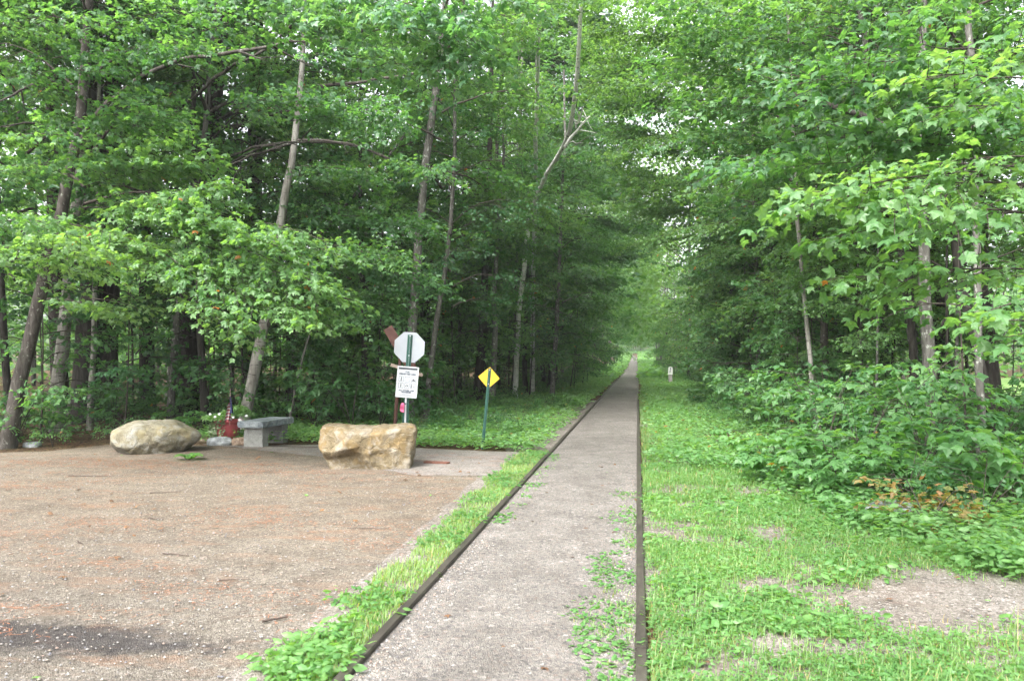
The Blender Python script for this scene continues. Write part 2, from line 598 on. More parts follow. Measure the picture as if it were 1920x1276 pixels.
def rock_material(name, base, dark, light, rust=None, bump=.9):
    m, nt, out = new_mat(name)
    co = obj_co(nt)
    n1 = noise_t(nt, co, 4.5, 9, .68, .8)
    c = ramp(nt, [(.30, dark), (.47, base), (.62, light)], n1)
    gr = noise_t(nt, co, 60, 4, .75)
    c = mix(nt, .8, c, ramp(nt, [(.32, (.55, .55, .52)), (.5, (1, 1, 1)), (.68, (1.35, 1.35, 1.35))], gr), 'MULTIPLY')
    if rust:
        n2 = noise_t(nt, co, 3.1, 6, .65, .6)
        c = mix(nt, ramp(nt, [(.50, (0, 0, 0)), (.62, (.85, .85, .85))], n2), c, rust)
    l = noise_t(nt, obj_co(nt, (1, 1, 1.3)), 6.5, 6, .7, .4)
    c = mix(nt, ramp(nt, [(.58, (0, 0, 0)), (.63, (.75, .75, .75))], l), c, light)
    st = noise_t(nt, obj_co(nt, (1.5, 1.5, .5)), 3.4, 5, .65)
    c = mix(nt, ramp(nt, [(.56, (0, 0, 0)), (.70, (.7, .7, .7))], st), c, dark)
    crack = voro(nt, co, 5.5, 'DISTANCE_TO_EDGE')
    h = math_n(nt, 'ADD', n1, math_n(nt, 'MULTIPLY', gr, .35))
    h = math_n(nt, 'ADD', h, math_n(nt, 'MULTIPLY', math_n(nt, 'MINIMUM', crack.outputs["Distance"], .05), 3.0))
    principled(nt, out, c, .92, .2, h, bump, .06 if bump > .5 else .012)
    return m


ROCK_TAN = rock_material("rock_tan", (.175, .14, .085), (.095, .073, .042), (.25, .222, .178), (.18, .125, .055))
ROCK_PALE = rock_material("rock_pale", (.19, .172, .12), (.105, .09, .06), (.25, .245, .22), (.20, .17, .095))
ROCK_GREY = rock_material("rock_grey", (.20, .215, .225), (.10, .105, .11), (.34, .36, .37))
ROCK_BROWN = rock_material("rock_brown", (.24, .17, .12), (.12, .085, .06), (.35, .28, .22))
GRANITE_TOP = rock_material("granite_top", (.125, .145, .158), (.075, .09, .10), (.21, .23, .24), None, .35)
GRANITE_LEG = rock_material("granite_leg", (.175, .178, .165), (.135, .135, .125), (.22, .22, .21), None, .3)


def plain(name, col, rough=.6, spec=.4, metal=0.0, var=.18, scale=12, bump=0.0):
    m, nt, out = new_mat(name)
    n = noise_t(nt, obj_co(nt), scale, 5, .6)
    c = mix(nt, 1.0, col, ramp(nt, [(.25, (1 - var,) * 3), (.75, (1 + var,) * 3)], n), 'MULTIPLY')
    principled(nt, out, c, rough, spec, n if bump else None, bump or .1, .01, metal)
    return m


ALUMINIUM = plain("sign_back_metal", (.27, .29, .32), .5, .4, .0, .06, 4)
WHITE_SIGN = plain("sign_white", (.40, .42, .44), .45, .4, 0, .03, 4)
PRINT_DARK = plain("print_dark", (.035, .04, .05), .6, .3, 0, .05)
PRINT_GREY = plain("print_grey", (.10, .115, .14), .6, .3, 0, .05)
GREEN_POST = plain("green_post_paint", (.012, .06, .045), .45, .45, 0, .25, 25)
GALV = plain("galvanised_strip", (.38, .38, .40), .5, .4, .3, .1)
YELLOW = plain("sign_yellow", (.52, .33, .02), .45, .4, 0, .06, 5)
RUST = plain("rusty_board", (.075, .038, .032), .85, .2, 0, .35, 14, .3)
PALEWOOD = plain("weathered_stick", (.30, .24, .20), .8, .2, 0, .15, 20)
PINK = plain("pink_ribbon", (.50, .10, .20), .5, .3, 0, .1)
RED_POT = plain("red_pot", (.40, .075, .085), .5, .35, 0, .16, 5)
POT_SOIL = plain("pot_soil", (.03, .02, .015), .95, .1, 0, .3, 30)
PETAL = plain("white_petal", (.5, .5, .49), .6, .3, 0, .03)
FLAG_BLUE = plain("flag_blue", (.03, .04, .13), .8, .2, 0, .15, 30)
FLAG_WHITE = plain("flag_white", (.33, .30, .30), .8, .2, 0, .1, 30)
FLAG_RED = plain("flag_red", (.22, .06, .065), .8, .2, 0, .15, 30)
BRICKRED = plain("red_board", (.12, .055, .04), .85, .2, 0, .3, 18, .3)
POST_WHITE = plain("chalky_white", (.50, .51, .48), .85, .2, 0, .2, 9)
POST_GREY = plain("bare_concrete", (.22, .21, .19), .9, .2, 0, .25, 9)
DEADWOOD = plain("dead_stick", (.055, .042, .035), .9, .2, 0, .3, 30, .3)


def rail_material():
    m, nt, out = new_mat("old_rail_steel")
    n = noise_t(nt, obj_co(nt, (1, .25, 1)), 12, 6, .65)
    c = ramp(nt, [(.25, (.02, .017, .014)), (.5, (.04, .034, .028)), (.68, (.062, .057, .045)), (.85, (.10, .098, .09))], n)
    principled(nt, out, c, .55, .45, n, .4, .004, .25)
    return m


RAIL = rail_material()

# ------------------------------------------------------------------ ground, lot, trail, paths
RX, LX = 0.016, -1.462


def axis_lines(segs):
    out = []
    for a, b, s in segs:
        out.append(np.arange(a, b, s))
    return np.concatenate(out + [np.array([segs[-1][1]])])


gx = axis_lines([(-260, -60, 40), (-60, -20, 4), (-20, 20, .5), (20, 60, 4), (60, 260, 40)])
gy = axis_lines([(-140, -20, 30), (-20, 45, .5), (45, 120, 2.5), (120, 300, 6), (300, 450, 50)])
X, Y = np.meshgrid(gx, gy)
Zg = ground_z(X, Y)
m = Mesh()
nx, ny = len(gx), len(gy)
ii = (np.arange(ny - 1)[:, None] * nx + np.arange(nx - 1)[None]).ravel()
m.add(np.stack([X, Y, Zg], -1).reshape(-1, 3), np.stack([ii, ii + 1, ii + nx + 1, ii + nx], -1), 0)
tag(m.build("ground", SOIL), "brown forest floor under the trees", None, None, "structure")


def sheet(name, pxs, z, mat, label, rough_edge=.05, world=None):
    P = np.array([ground_pt(*p)[:2] for p in pxs] if world is None else world)
    P = np.vstack([P, P[:1]])
    rr = np.random.default_rng(len(pxs) + 5)
    out = []
    for a, b in zip(P[:-1], P[1:]):
        n = max(1, min(14, int(np.linalg.norm(b - a) / .25)))
        for k in range(n):
            p = a + (b - a) * k / n
            out.append(p + (rr.normal(0, rough_edge, 2) if k else 0))
    out = np.array(out)
    m = Mesh()
    V = np.c_[out, np.full(len(out), z)]
    area = np.sum(V[:-1, 0] * V[1:, 1] - V[1:, 0] * V[:-1, 1])
    m.ngon(V if area > 0 else V[::-1])
    return tag(m.build(name, mat), label, None, None, "structure")


LOT_PX = [(0, 848), (90, 846), (200, 834), (370, 834), (600, 848), (780, 884), (895, 890), (905, 905), (850, 960), (800, 1002), (750, 1050), (700, 1092), (640, 1132), (612, 1190), (560, 1214), (490, 1252), (470, 1290)]
lot_w = [(-1.2, 2.6), (-1.2, -14), (-28, -14), (-28, 2), (-17.5, 7.0)] + [tuple(ground_pt(*p)[:2]) for p in LOT_PX]
sheet("gravel_lot", LOT_PX, .005, LOT_MAT, "brown gravel parking area strewn with needles", .05, lot_w)
SIDE_PX = [(372, 832), (450, 836), (600, 834), (1012, 850), (985, 872), (930, 893), (780, 893), (600, 856)]
sheet("side_path", SIDE_PX, .010, PATH_MAT, "grey gravel path crossing behind the boulder", .04)
# sandy ground under the grass on the right of the trail and in the grass strip
sandy_w = [(.05, -10), (14, -10), (14, 4), (8, 6.0), (5.2, 7.2), (3.9, 8.6), (2.7, 10.5), (1.7, 14), (1.2, 20), (.05, 26)]
sheet("sandy_verge", [], .004, SANDY, "sandy soil under the grass beside the right rail", .08, sandy_w)
strip_w = [(-1.48, -10), (-1.48, 13.0), (-1.9, 12.6)] + [tuple(ground_pt(*p)[:2]) for p in LOT_PX[7:]] + [(-1.35, 2.6), (-1.3, -10)]
strip_w = [(-1.48, 2.0), (-1.48, 30.0), (-2.6, 30), (-2.3, 13.6)] + [tuple(ground_pt(*p)[:2] + np.array((-.12, -.05))) for p in LOT_PX[7:-1]] + [(-1.9, 2.0)]
sheet("grass_strip_soil", [], .009, SANDY, "soil of the grass strip beside the left rail", .03, strip_w)

sheet("meadow", [], .0, plain("meadow_green", (.10, .17, .045), .9, .2, 0, .3, 3), "bright grass field beyond the right wood", .1, [(14.2, -20), (90, -20), (90, 68), (16, 68), (14.6, 30)]).location.z = .008

ty = axis_lines([(-12, 45, .5), (45, 120, 2.5), (120, 330, 6)])


def wander(y, k):
    y = np.asarray(y, float)
    far = np.clip((y - 25) / 60, 0, 1)
    bend = np.clip(y - 185, 0, None) ** 2 * .0006
    return far * (.07 * np.sin(y * .11 + k) + .05 * np.sin(y * .23 + 2 * k)) - bend


tx = np.linspace(0, 1, 9)
m = Mesh()
V = np.array([[(LX + wander(y, 0)) * (1 - t) + (RX + wander(y, 2)) * t, y, rise(y) + .012 + .012 * math.sin(math.pi * t)] for y in ty for t in tx])
n = len(tx)
ii = (np.arange(len(ty) - 1)[:, None] * n + np.arange(n - 1)[None]).ravel()
m.add(V, np.stack([ii, ii + 1, ii + n + 1, ii + n], -1))
tag(m.build("trail", TRAIL_MAT), "straight grey gravel trail between two old rails", None, None, "structure")


def rail(x0, k, label, joint_y):
    root = thing("rail", label, "rail", (x0, 0, 0), 0, "old rails edging the trail")
    prof = np.array([(-.030, .034), (-.025, .041), (.025, .041), (.030, .034), (.030, .010), (.012, .004), (.012, -.06), (-.012, -.06), (-.012, .004), (-.030, .010)])
    for a, b, dz in ((-10, joint_y - .004, 0.0), (joint_y + .004, 300, .004)):
        yy = np.r_[a, ty[(ty > a + .2) & (ty < b - .2)], b]
        m = Mesh()
        V = np.array([[px + wander(y, k), y, rise(y) + pz + dz + .004 * math.sin(y * 1.7 + k)] for y in yy for px, pz in prof])
        n = len(prof)
        i = np.arange(len(yy) - 1)[:, None] * n
        j = np.arange(n)[None]
        kk = (j + 1) % n
        m.add(V, np.stack([i + j, i + n + j, i + n + kk, i + kk], -1).reshape(-1, 4), 0, False)
        m.ngon(V[:n])
        m.ngon(V[-n:][::-1])
        m.build("rail_length", RAIL, root)
    m = Mesh()
    for s in (-1, 1):
        box(m, (s * .026 - .011, joint_y - .3, -.02), (s * .026 + .011, joint_y + .3, .02))
    m.build("joint_bar", RAIL, root)
    return root


rail(LX, 0, "rusty old rail along the left edge of the gravel trail, beside the grass strip", ground_pt(825, 1072)[1])
rail(RX, 2, "rusty old rail along the right edge of the gravel trail, beside the wide grass", ground_pt(1200, 1228)[1])


# ------------------------------------------------------------------ tree building
def bark_tube(m, pts, rad, sides, mat=0, rng=None, wob=.06):
    tube(m, pts, rad, sides, mat, True, rng, wob)


def crown_mesh(seed, H, h0, R, nprim, tpl, leaf, step, node, mats, W=.62, sp=(.9, 1.5), per=5, low=1.0, trunk_r=.1, wig=.25, tilt=.58, keep=1.0, sides=3, shape='tall', sag=.14, tw=True, fan_az=None):
    """one crown: primary limbs round the axis, each carrying flat sprays; axis at x = y = 0, z from the ground"""
    r = np.random.default_rng(seed)
    m = Mesh()
    s = Spray(r)
    az = r.uniform(0, 6.28)
    for i in range(nprim):
        f = (i + r.uniform(0, .9)) / nprim
        h = h0 + (H - h0) * f
        az += 2.4 + r.normal(0, .35)
        if fan_az:
            az = r.uniform(-fan_az, fan_az)
        if shape == 'tall':
            prof = (low + (1 - low) * min(1, f / .35)) * (1 - max(0, f - .55) / .45 * .75)
        else:
            prof = math.sin(math.pi * (.12 + .83 * f)) ** .7
        L = R * prof * r.uniform(.65, 1.1)
        el = math.radians(r.uniform(12, 42) + 25 * f)
        d = np.array((math.cos(az) * math.cos(el), math.sin(az) * math.cos(el), math.sin(el)))
        n = 7
        t = np.linspace(0, 1, n)
        pts = np.array((0, 0, h)) + d * (t * L)[:, None] - np.array((0, 0, 1)) * (L * .35 * t ** 2)[:, None]
        pts[1:] += np.cumsum(r.normal(0, wig * L * .05, (n - 1, 3)), 0)
        r0 = max(.012, trunk_r * .34 * (1 - f * .6))
        tube(m, pts, np.linspace(r0, .006, n), 5, 1, cap=False)
        for k in range(per):
            q = .28 + .72 * (k + r.uniform(0, .8)) / per
            q = min(q, 1)
            P = np.array([np.interp(q, t, pts[:, c]) for c in range(3)])
            a = az + (1 if k % 2 else -1) * r.uniform(.25, 1.0) * (1 - .5 * q)
            dd = np.array((math.cos(a), math.sin(a), r.uniform(-.45, .32)))
            s.grow(P, dd, r.uniform(*sp), W * r.uniform(.75, 1.15), step, leaf, node, .005, tw, sag)
    s.flush(m, tpl, 0, 1, tilt, sides, keep)
    return m.data("crown", mats)


def needle_crown(seed, H, h0, R, nprim, leaf=.085, mats=None, droop=.3, step=.055, node=.12):
    r = np.random.default_rng(seed)
    m = Mesh()
    s = Spray(r)
    az = 0
    for i in range(nprim):
        f = (i + r.uniform(0, 1)) / nprim
        h = h0 + (H - h0) * f
        az += 2.4 + r.normal(0, .4)
        L = R * (1 - f * .85) * r.uniform(.7, 1.1)
        d = np.array((math.cos(az), math.sin(az), .12))
        n = 6
        t = np.linspace(0, 1, n)
        pts = np.array((0, 0, h)) + d * (t * L)[:, None] - np.array((0, 0, 1)) * (L * droop * t ** 2)[:, None]
        tube(m, pts, np.linspace(.02, .005, n), 4, 1, cap=False)
        for k in range(4):
            q = .3 + .7 * k / 3.5
            P = np.array([np.interp(min(q, 1), t, pts[:, c]) for c in range(3)])
            a = az + (1 if k % 2 else -1) * r.uniform(.2, .9)
            s.grow(P, np.array((math.cos(a), math.sin(a), -.15)), r.uniform(.5, 1.0), .4, step, leaf, node, .004, False, .25)
    s.flush(m, NEEDLE, 0, 1, .25, 3)
    return m.data("crown", mats)


def trunk_mesh(seed, H, r0, mat, lean=.06, sides=9, flare=1.35):
    r = np.random.default_rng(seed)
    n = 15
    t = np.linspace(0, 1, n)
    w = np.cumsum(r.normal(0, .012 * H / n * 1.6, (n, 2)), 0)
    w -= w[0]
    ln = r.normal(0, lean, 2)
    pts = np.c_[w + ln * (t * H)[:, None] * np.clip(1.2 - t, .2, 1)[:, None], t * H - .25]
    rad = r0 * (1 - t * .82) * (1 + (flare - 1) * np.exp(-t * H / .35))
    m = Mesh()
    bark_tube(m, pts, rad, sides, 0, r)
    return m.data("trunk", mat), pts


# crown kinds shared by many trees
MLM = [LEAF_MAPLE, BARK_TWIG]
C_MID = [crown_mesh(100 + i, 11, 2.4, 2.8, 18, MAPLE_MID, .125, .105, .2, MLM, low=.55, per=5) for i in range(4)]
C_FRESH = [crown_mesh(130 + i, 10.5, 3.0, 2.7, 16, MAPLE_MID, .125, .105, .2, [LEAF_FRESH, BARK_TWIG], low=.6, per=5) for i in range(2)]
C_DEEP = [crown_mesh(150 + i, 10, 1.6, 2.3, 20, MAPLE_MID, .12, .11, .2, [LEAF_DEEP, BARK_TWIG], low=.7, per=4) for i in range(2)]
C_TOP = [crown_mesh(160 + i, 16, 7.0, 3.6, 11, MAPLE_MID, .15, .13, .24, [LEAF_OAK, BARK_TWIG], low=.9, per=6, W=.8, sp=(1.2, 1.9)) for i in range(2)]
C_FAR = [crown_mesh(170 + i, 13, 1.2, 2.8, 22, LEAF_FAR, .23, .22, .32, [LEAF_MAPLE, BARK_TWIG], low=.75, per=5, tw=False) for i in range(3)]
C_FARF = [crown_mesh(180 + i, 13.5, 1.2, 2.8, 22, LEAF_FAR, .23, .22, .32, [LEAF_FRESH, BARK_TWIG], low=.75, per=5, tw=False) for i in range(2)]
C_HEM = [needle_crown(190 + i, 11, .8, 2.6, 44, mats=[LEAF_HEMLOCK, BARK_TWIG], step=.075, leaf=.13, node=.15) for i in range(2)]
C_SAP = [crown_mesh(200 + i, 4.6, 1.0, 1.35, 11, MAPLE_MID, .12, .09, .17, [LEAF_SHRUB, BARK_TWIG], low=.8, per=3, sp=(.5, .9), W=.42, trunk_r=.03) for i in range(4)]
C_YOUNG = [crown_mesh(240 + i, 4.8, .7, 1.35, 15, MAPLE_MID, .085, .065, .15, [m_, BARK_TWIG], low=.9, per=3, sp=(.5, 1.0), W=.42, trunk_r=.03) for i, m_ in enumerate((LEAF_MAPLE, LEAF_SHRUB, LEAF_FRESH, LEAF_MAPLE))]
C_SAPD = [crown_mesh(210 + i, 4.2, .7, 1.3, 11, MAPLE_MID, .12, .09, .17, [LEAF_DEEP, BARK_TWIG], low=.8, per=3, sp=(.5, .9), W=.42, trunk_r=.03) for i in range(3)]

C_ARCH = [crown_mesh(220 + i, 12, 3.4, 5.0, 12, MAPLE_MID, .135, .115, .21, [m_, BARK_TWIG], low=.5, per=6, sp=(.9, 1.6), W=.7, fan_az=1.15, shape='arch') for i, m_ in enumerate((LEAF_MAPLE, LEAF_FRESH, LEAF_FRESH))]
C_ARCHF = [crown_mesh(226 + i, 12, 3.0, 4.2, 13, LEAF_FAR, .24, .22, .32, [m_, BARK_TWIG], low=.5, per=6, sp=(.9, 1.6), W=.7, fan_az=1.2, shape='arch', tw=False) for i, m_ in enumerate((LEAF_MAPLE, LEAF_FRESH))]

TR_DARK = [trunk_mesh(300 + i, 15, .10, BARK_DARK) for i in range(4)]
TR_MAP = [trunk_mesh(310 + i, 15, .10, BARK_MAPLE) for i in range(4)]
TR_GREY = [trunk_mesh(320 + i, 14, .06, BARK_GREY, .05) for i in range(3)]
TR_SAP = [trunk_mesh(330 + i, 4.8, .02, BARK_TWIG, .08, 5) for i in range(3)]

rnd = random.Random(7)


def clear_of_marker(x, y, pad):
    """nothing stands between the trail and the old marker post"""
    lim = 2.05 * y / 46 + pad
    return lim + .15 if x > 0 and 12 < y < 50 and x < lim else x


def tree(kind, x, y, label, group, crown, trunk, sc=1.0, rot=None, zc=0.0, tsc=None, name="tree", cat="tree", crot=None):
    x = clear_of_marker(x, y, 3.2 if kind == 'arch' else (2.5 if kind in ('sap', 'young') else 2.9))
    z = float(ground_z(x, y))
    t = thing(name, label, cat, (x, y, z), rot if rot is not None else rnd.uniform(0, 6.28), group)
    link("trunk", trunk, t, (0, 0, 0), (0, 0, 0), tsc or (sc, sc, sc))
    link("crown", crown, t, (0, 0, zc), (0, 0, rnd.uniform(0, 6.28) if crot is None else crot), sc)
    return t


# the trees that can be told apart: base and course of each trunk from the photograph, in its own upright plane
HERO = []


def hero(label, pts, d, wpx, H, bark, crown=None, csc=1.0, czoff=0.0, branches=(), name="tree", taper=.8, cat="tree", crown_at=None, dead=0, flare=1.25, sides=11, d_top=None):
    r = np.random.default_rng(len(HERO) + 900)
    P = [at(px, py, q) for (px, py), q in zip(pts, np.linspace(d, d_top or d, len(pts)))]
    base = P[0].copy()
    base[2] = float(ground_z(base[0], base[1])) - .08
    P[0] = base
    P = np.array(P)
    if P[-1][2] < H:
        dv = unit(P[-1] - P[-2])
        dv = unit(np.array((dv[0] * .6, dv[1] * .6, max(dv[2], .8))))
        extra = (H - P[-1][2]) / dv[2]
        P = np.vstack([P, P[-1] + dv * extra * .5 + r.normal(0, .1, 3), P[-1] + dv * extra])
    rs = resample(P, 22)
    rs[1:-1] += r.normal(0, .012, (20, 3))
    t = np.linspace(0, 1, 22)
    r0 = wpx / F_PX * d / 2
    rad = r0 * (1 - taper * t) * (1 + (flare - 1) * np.exp(-t * np.linalg.norm(P[-1] - P[0]) / .3))
    root = thing(name, label, cat, tuple(base), 0)
    m = Mesh()
    bark_tube(m, rs - base, rad, sides, 0, r)
    m.build("trunk", bark, root)
    if crown is not None:
        zc = rs[int(21 * .6)]
        link("crown", crown, root, (zc[0] - base[0], zc[1] - base[1], czoff), (0, 0, r.uniform(0, 6.28)), csc)
    for br in branches:                                   # (points in pixels, width in pixels, depths)
        bp, bw, dd = br
        dds = np.linspace(dd[0], dd[1], len(bp))
        Q = np.array([at(px, py, q) for (px, py), q in zip(bp, dds)])
        q = resample(Q, max(6, 3 * len(bp)))
        q[1:-1] += r.normal(0, .015, (len(q) - 2, 3))
        m = Mesh()
        rb = bw / F_PX * dd[0] / 2
        tube(m, q - base, np.linspace(rb, rb * .35, len(q)), 7, 0, True, r, .12)
        for k in range(2 + len(q) // 4):                  # side twigs
            i = r.integers(1, len(q) - 1)
            dv = unit(unit(q[i] - q[i - 1]) + r.normal(0, .6, 3))
            L = r.uniform(.3, .9)
            tw = q[i] - base + dv * (np.linspace(0, 1, 4) * L)[:, None] + r.normal(0, .02, (4, 3))
            tw[0] = q[i] - base
            tube(m, tw, np.linspace(rb * .4, .003, 4), 4, 0, False)
        m.build("branch", BARK_MAPLE if bark in (BARK_BIRCH, BARK_PINE) else bark, root)
    for k in range(dead):                                 # bare dead limbs low on the stem
        i = r.integers(2, 11)
        a = r.uniform(3.6, 5.9)
        L = r.uniform(.8, 2.2)
        dv = np.array((math.cos(a), math.sin(a), r.uniform(-.25, .15)))
        q = rs[i] - base + dv * (np.linspace(0, 1, 7) * L)[:, None]
        q[1:] += np.cumsum(r.normal(0, .035, (6, 3)), 0)
        m = Mesh()
        tube(m, q, np.linspace(.014, .004, 7), 5, 0, False)
        for j in range(4):
            b = r.integers(1, 6)
            dv2 = unit(dv + r.normal(0, .5, 3))
            tw = q[b] + dv2 * (np.linspace(0, 1, 4) * r.uniform(.25, .7))[:, None]
            tube(m, tw, np.linspace(.006, .002, 4), 4, 0, False)
        m.build("dead_limb", BARK_PINE, root)
    HERO.append((base[0], base[1]))
    return root


def leafy(root, name, specs, mats, leaf=.1, tpl=MAPLE_FINE, seed=1, step=.075, node=.14, tilt=.5, layers=1):
    """leaf-bearing branch ends of one tree: (x0, y0, x1, y1, depth0, depth1, width in m)"""
    base = np.array(root.location)
    for k, (x0, y0, x1, y1, d0, d1, W) in enumerate(specs):
        r = np.random.default_rng(seed * 100 + k)
        for j in range(layers):
            s = Spray(r)
            A, B = at(x0, y0, d0), at(x1, y1, d1)
            if j:
                off = r.normal(0, .22, 3)
                A, B = A + off, B + off * .6
            L = np.linalg.norm(B - A)
            s.grow(A - base, (B - A) + np.array((0, 0, .12 * L)), L, W, step, leaf, node, .005, True, .13)
            m = Mesh()
            s.flush(m, tpl, 0, 1, tilt, 4)
            m.build(name, mats, root)


# ---- left of the trail
t1 = hero("dark mottled maple leaning right at the far left edge of the gravel lot", [(12, 838), (40, 690), (72, 560), (108, 420), (135, 310), (155, 190), (165, 40), (168, 0)], 14.0, 28, 13, BARK_MAPLE, C_MID[0], 1.0, .8,
          branches=[([(118, 330), (190, 200), (270, 140), (345, 105), (400, 108), (500, 84), (610, 72)], 11, (14, 11.5)),
                    ([(150, 190), (90, 140), (0, 190)], 8, (14, 13)), ([(128, 250), (60, 228), (0, 238)], 6, (14, 13))])
leafy(t1, "leafy_branch", [
    (150, 350, 400, 300, 12.8, 12.0, .75), (200, 420, 420, 350, 12.6, 11.8, .7), (250, 400, 520, 460, 12, 11.2, .8), (330, 430, 600, 530, 12, 11.0, .8),
    (280, 480, 560, 600, 12, 11.0, .8), (300, 520, 440, 630, 11.8, 11.0, .6), (430, 470, 650, 560, 12, 11.4, .7), (480, 440, 640, 480, 12.2, 11.6, .6),
    (120, 470, 330, 500, 12.4, 11.6, .8), (60, 420, 280, 460, 12.4, 11.6, .8), (-20, 500, 180, 470, 10.5, 10.2, .7), (-30, 420, 120, 420, 11, 10.6, .7),
    (90, 560, 220, 585, 12.4, 11.8, .5), (180, 380, 390, 400, 12.4, 11.6, .7)], [LEAF_FRESH, BARK_TWIG], .10, MAPLE_FINE, 11, layers=2)
leafy(t1, "leafy_branch", [
    (-30, 330, 200, 300, 13, 12, .8), (60, 240, 300, 215, 13, 12, .9), (-40, 160, 200, 130, 12, 11.5, .9), (100, 110, 340, 90, 12.5, 11.5, .9),
    (-40, 60, 180, 40, 12, 11, .9), (180, 50, 420, 20, 12, 11, .9), (-20, 260, 120, 250, 12, 11.4, .8), 
    (380, 60, 600, 20, 11.5, 10.5, .9)], [LEAF_MAPLE, BARK_TWIG], .10, MAPLE_FINE, 12, layers=1)
hero("dark pine trunk directly behind the thick pale birch on the far left", [(112, 795), (108, 600), (104, 500), (100, 300), (98, 0)], 20.5, 32, 19, BARK_PINE, C_HEM[0], 1.2, 7, name="pine_tree", dead=3)
hero("thick pale birch trunk leaning slightly right, second trunk from the far left", [(104, 806), (112, 720), (118, 640), (127, 540), (131, 500), (138, 420), (150, 300)], 17.2, 27, 12, BARK_BIRCH, C_MID[1], .95, 1.5, name="birch_tree")
hero("slender mottled pale stem between the thick birch and the big pine", [(169, 812), (171, 700), (175, 600), (180, 500), (184, 300), (186, 100)], 17.4, 11, 12, BARK_BIRCH, C_FRESH[0], .85, 1.8, name="birch_tree", taper=.6)
hero("big dark pine trunk behind the slender mottled stem on the left", [(196, 812), (200, 700), (205, 560), (208, 420), (212, 250), (214, 0)], 19, 40, 20, BARK_PINE, C_TOP[0], .95, 1, name="pine_tree", dead=6)
hero("wide dark flared trunk low between the pale birch and the big pine", [(148, 812), (156, 740), (166, 640), (172, 500), (176, 200)], 18.6, 44, 17, BARK_DARK, C_TOP[1], .9, 0, taper=.75)
hero("dark trunk standing behind the left boulder, left of the broadest pine", [(276, 795), (277, 700), (276, 600), (270, 400), (265, 160), (262, 0)], 20, 29, 18, BARK_PINE, C_MID[2], 1.15, 4, name="pine_tree", dead=5,
     branches=[([(277, 228), (330, 210), (370, 175), (420, 130), (510, 90), (565, 25)], 8, (18, 13)), ([(272, 210), (300, 190), (330, 170)], 8, (19, 17))])
hero("broadest dark pine trunk, behind the left boulder and the red pot", [(352, 795), (352, 700), (354, 600), (372, 420), (392, 280), (405, 160), (416, 20)], 19, 48, 20, BARK_PINE, C_TOP[0], 1.0, 1, name="pine_tree", dead=7,
     branches=[([(378, 345), (420, 318), (470, 282), (530, 268)], 7, (19, 15)), ([(600, 163), (700, 150), (780, 136), (850, 128)], 7, (17, 15)), ([(395, 232), (440, 212), (500, 190), (530, 180)], 10, (19, 16)), ([(395, 240), (450, 238), (520, 212), (560, 205)], 9, (19, 16)), ([(385, 300), (420, 300), (470, 278), (530, 266), (600, 264), (660, 270), (730, 297)], 6, (17, 14))])
hero("thin pale stem in front of the broadest dark pine, left of the red pot", [(318, 790), (322, 700), (328, 620), (340, 540), (366, 380), (384, 240), (400, 60)], 17.6, 14, 13, BARK_GREY, C_FRESH[1], .85, 2, taper=.55,
     branches=[([(325, 372), (365, 345), (376, 336)], 12, (17.6, 17))])
hero("dark pine trunk rising behind the granite bench", [(474, 770), (474, 640), (474, 430), (478, 260), (482, 60), (484, 0)], 23, 40, 20, BARK_PINE, C_MID[3], 1.2, 4.5, name="pine_tree", dead=7)
t11 = hero("pale leaning birch behind the red pot and bench, forked low down", [(452, 800), (470, 720), (492, 640), (498, 590), (512, 490), (528, 410), (546, 300), (556, 240), (572, 60), (576, 0)], 16.5, 23, 11, BARK_BIRCH, None, name="birch_tree", taper=.8,
           branches=[([(497, 612), (520, 592), (545, 560), (556, 540)], 11, (16.5, 16.2)), ([(556, 268), (470, 290), (410, 320), (395, 316)], 6, (16.5, 15)), ([(556, 264), (640, 266), (690, 280), (728, 298)], 6, (16.5, 14.5))])
leafy(t11, "leafy_branch", [
    (560, 40, 760, 30, 11, 9.5, .9), (640, -10, 860, 40, 10.5, 9.2, .9), (700, 60, 900, 80, 10, 9.2, .9), (560, 110, 720, 80, 12, 11, .8), (640, 130, 840, 130, 11, 10, .7),
    (520, 30, 640, -20, 11, 10, .8), (760, 10, 960, -10, 10, 9, .9), (760, 120, 900, 100, 10.5, 9.6, .8)], [LEAF_OAK, BARK_TWIG], .105, MAPLE_FINE, 13, layers=1)
leafy(t11, "leafy_branch", [(560, 490, 760, 500, 16, 15, .9), (540, 330, 700, 340, 17, 16, .9), (580, 560, 740, 590, 16.5, 16, .9), (600, 420, 800, 430, 17, 16, 1.), (430, 200, 600, 180, 15, 14, .9), (560, 200, 760, 200, 15, 14, 1.),
                                   (660, 480, 800, 540, 16, 15.4, .8)], [LEAF_MAPLE, BARK_TWIG], .11, MAPLE_MID, 14, layers=2)
hero("dark slim trunk just behind the leaning pale birch", [(548, 780), (546, 640), (544, 430), (540, 250), (545, 0)], 24, 22, 17, BARK_DARK, C_MID[0], 1.1, 3)
hero("very thin pale pole leaning right behind the granite bench", [(541, 800), (552, 730), (568, 670), (584, 610), (600, 560)], 17, 5.5, 5.0, BARK_GREY, C_SAP[1], .8, 1.8, taper=.6, name="young_birch_tree", sides=6)
hero("pale thin pole slanting up to the right above the left shrubs", [(540, 770), (560, 560), (575, 480), (640, 395), (700, 325), (740, 290)], 20, 10, 7.5, BARK_GREY, C_FRESH[0], .6, 2.4, taper=.6, name="birch_tree", sides=7)
hero("tall grey mottled trunk rising behind the octagonal sign", [(766, 770), (772, 620), (779, 520), (788, 430), (793, 330), (808, 210), (824, 140), (836, 0)], 18.5, 19, 16, BARK_GREY, C_MID[1], 1.05, 3, taper=.6, dead=3)
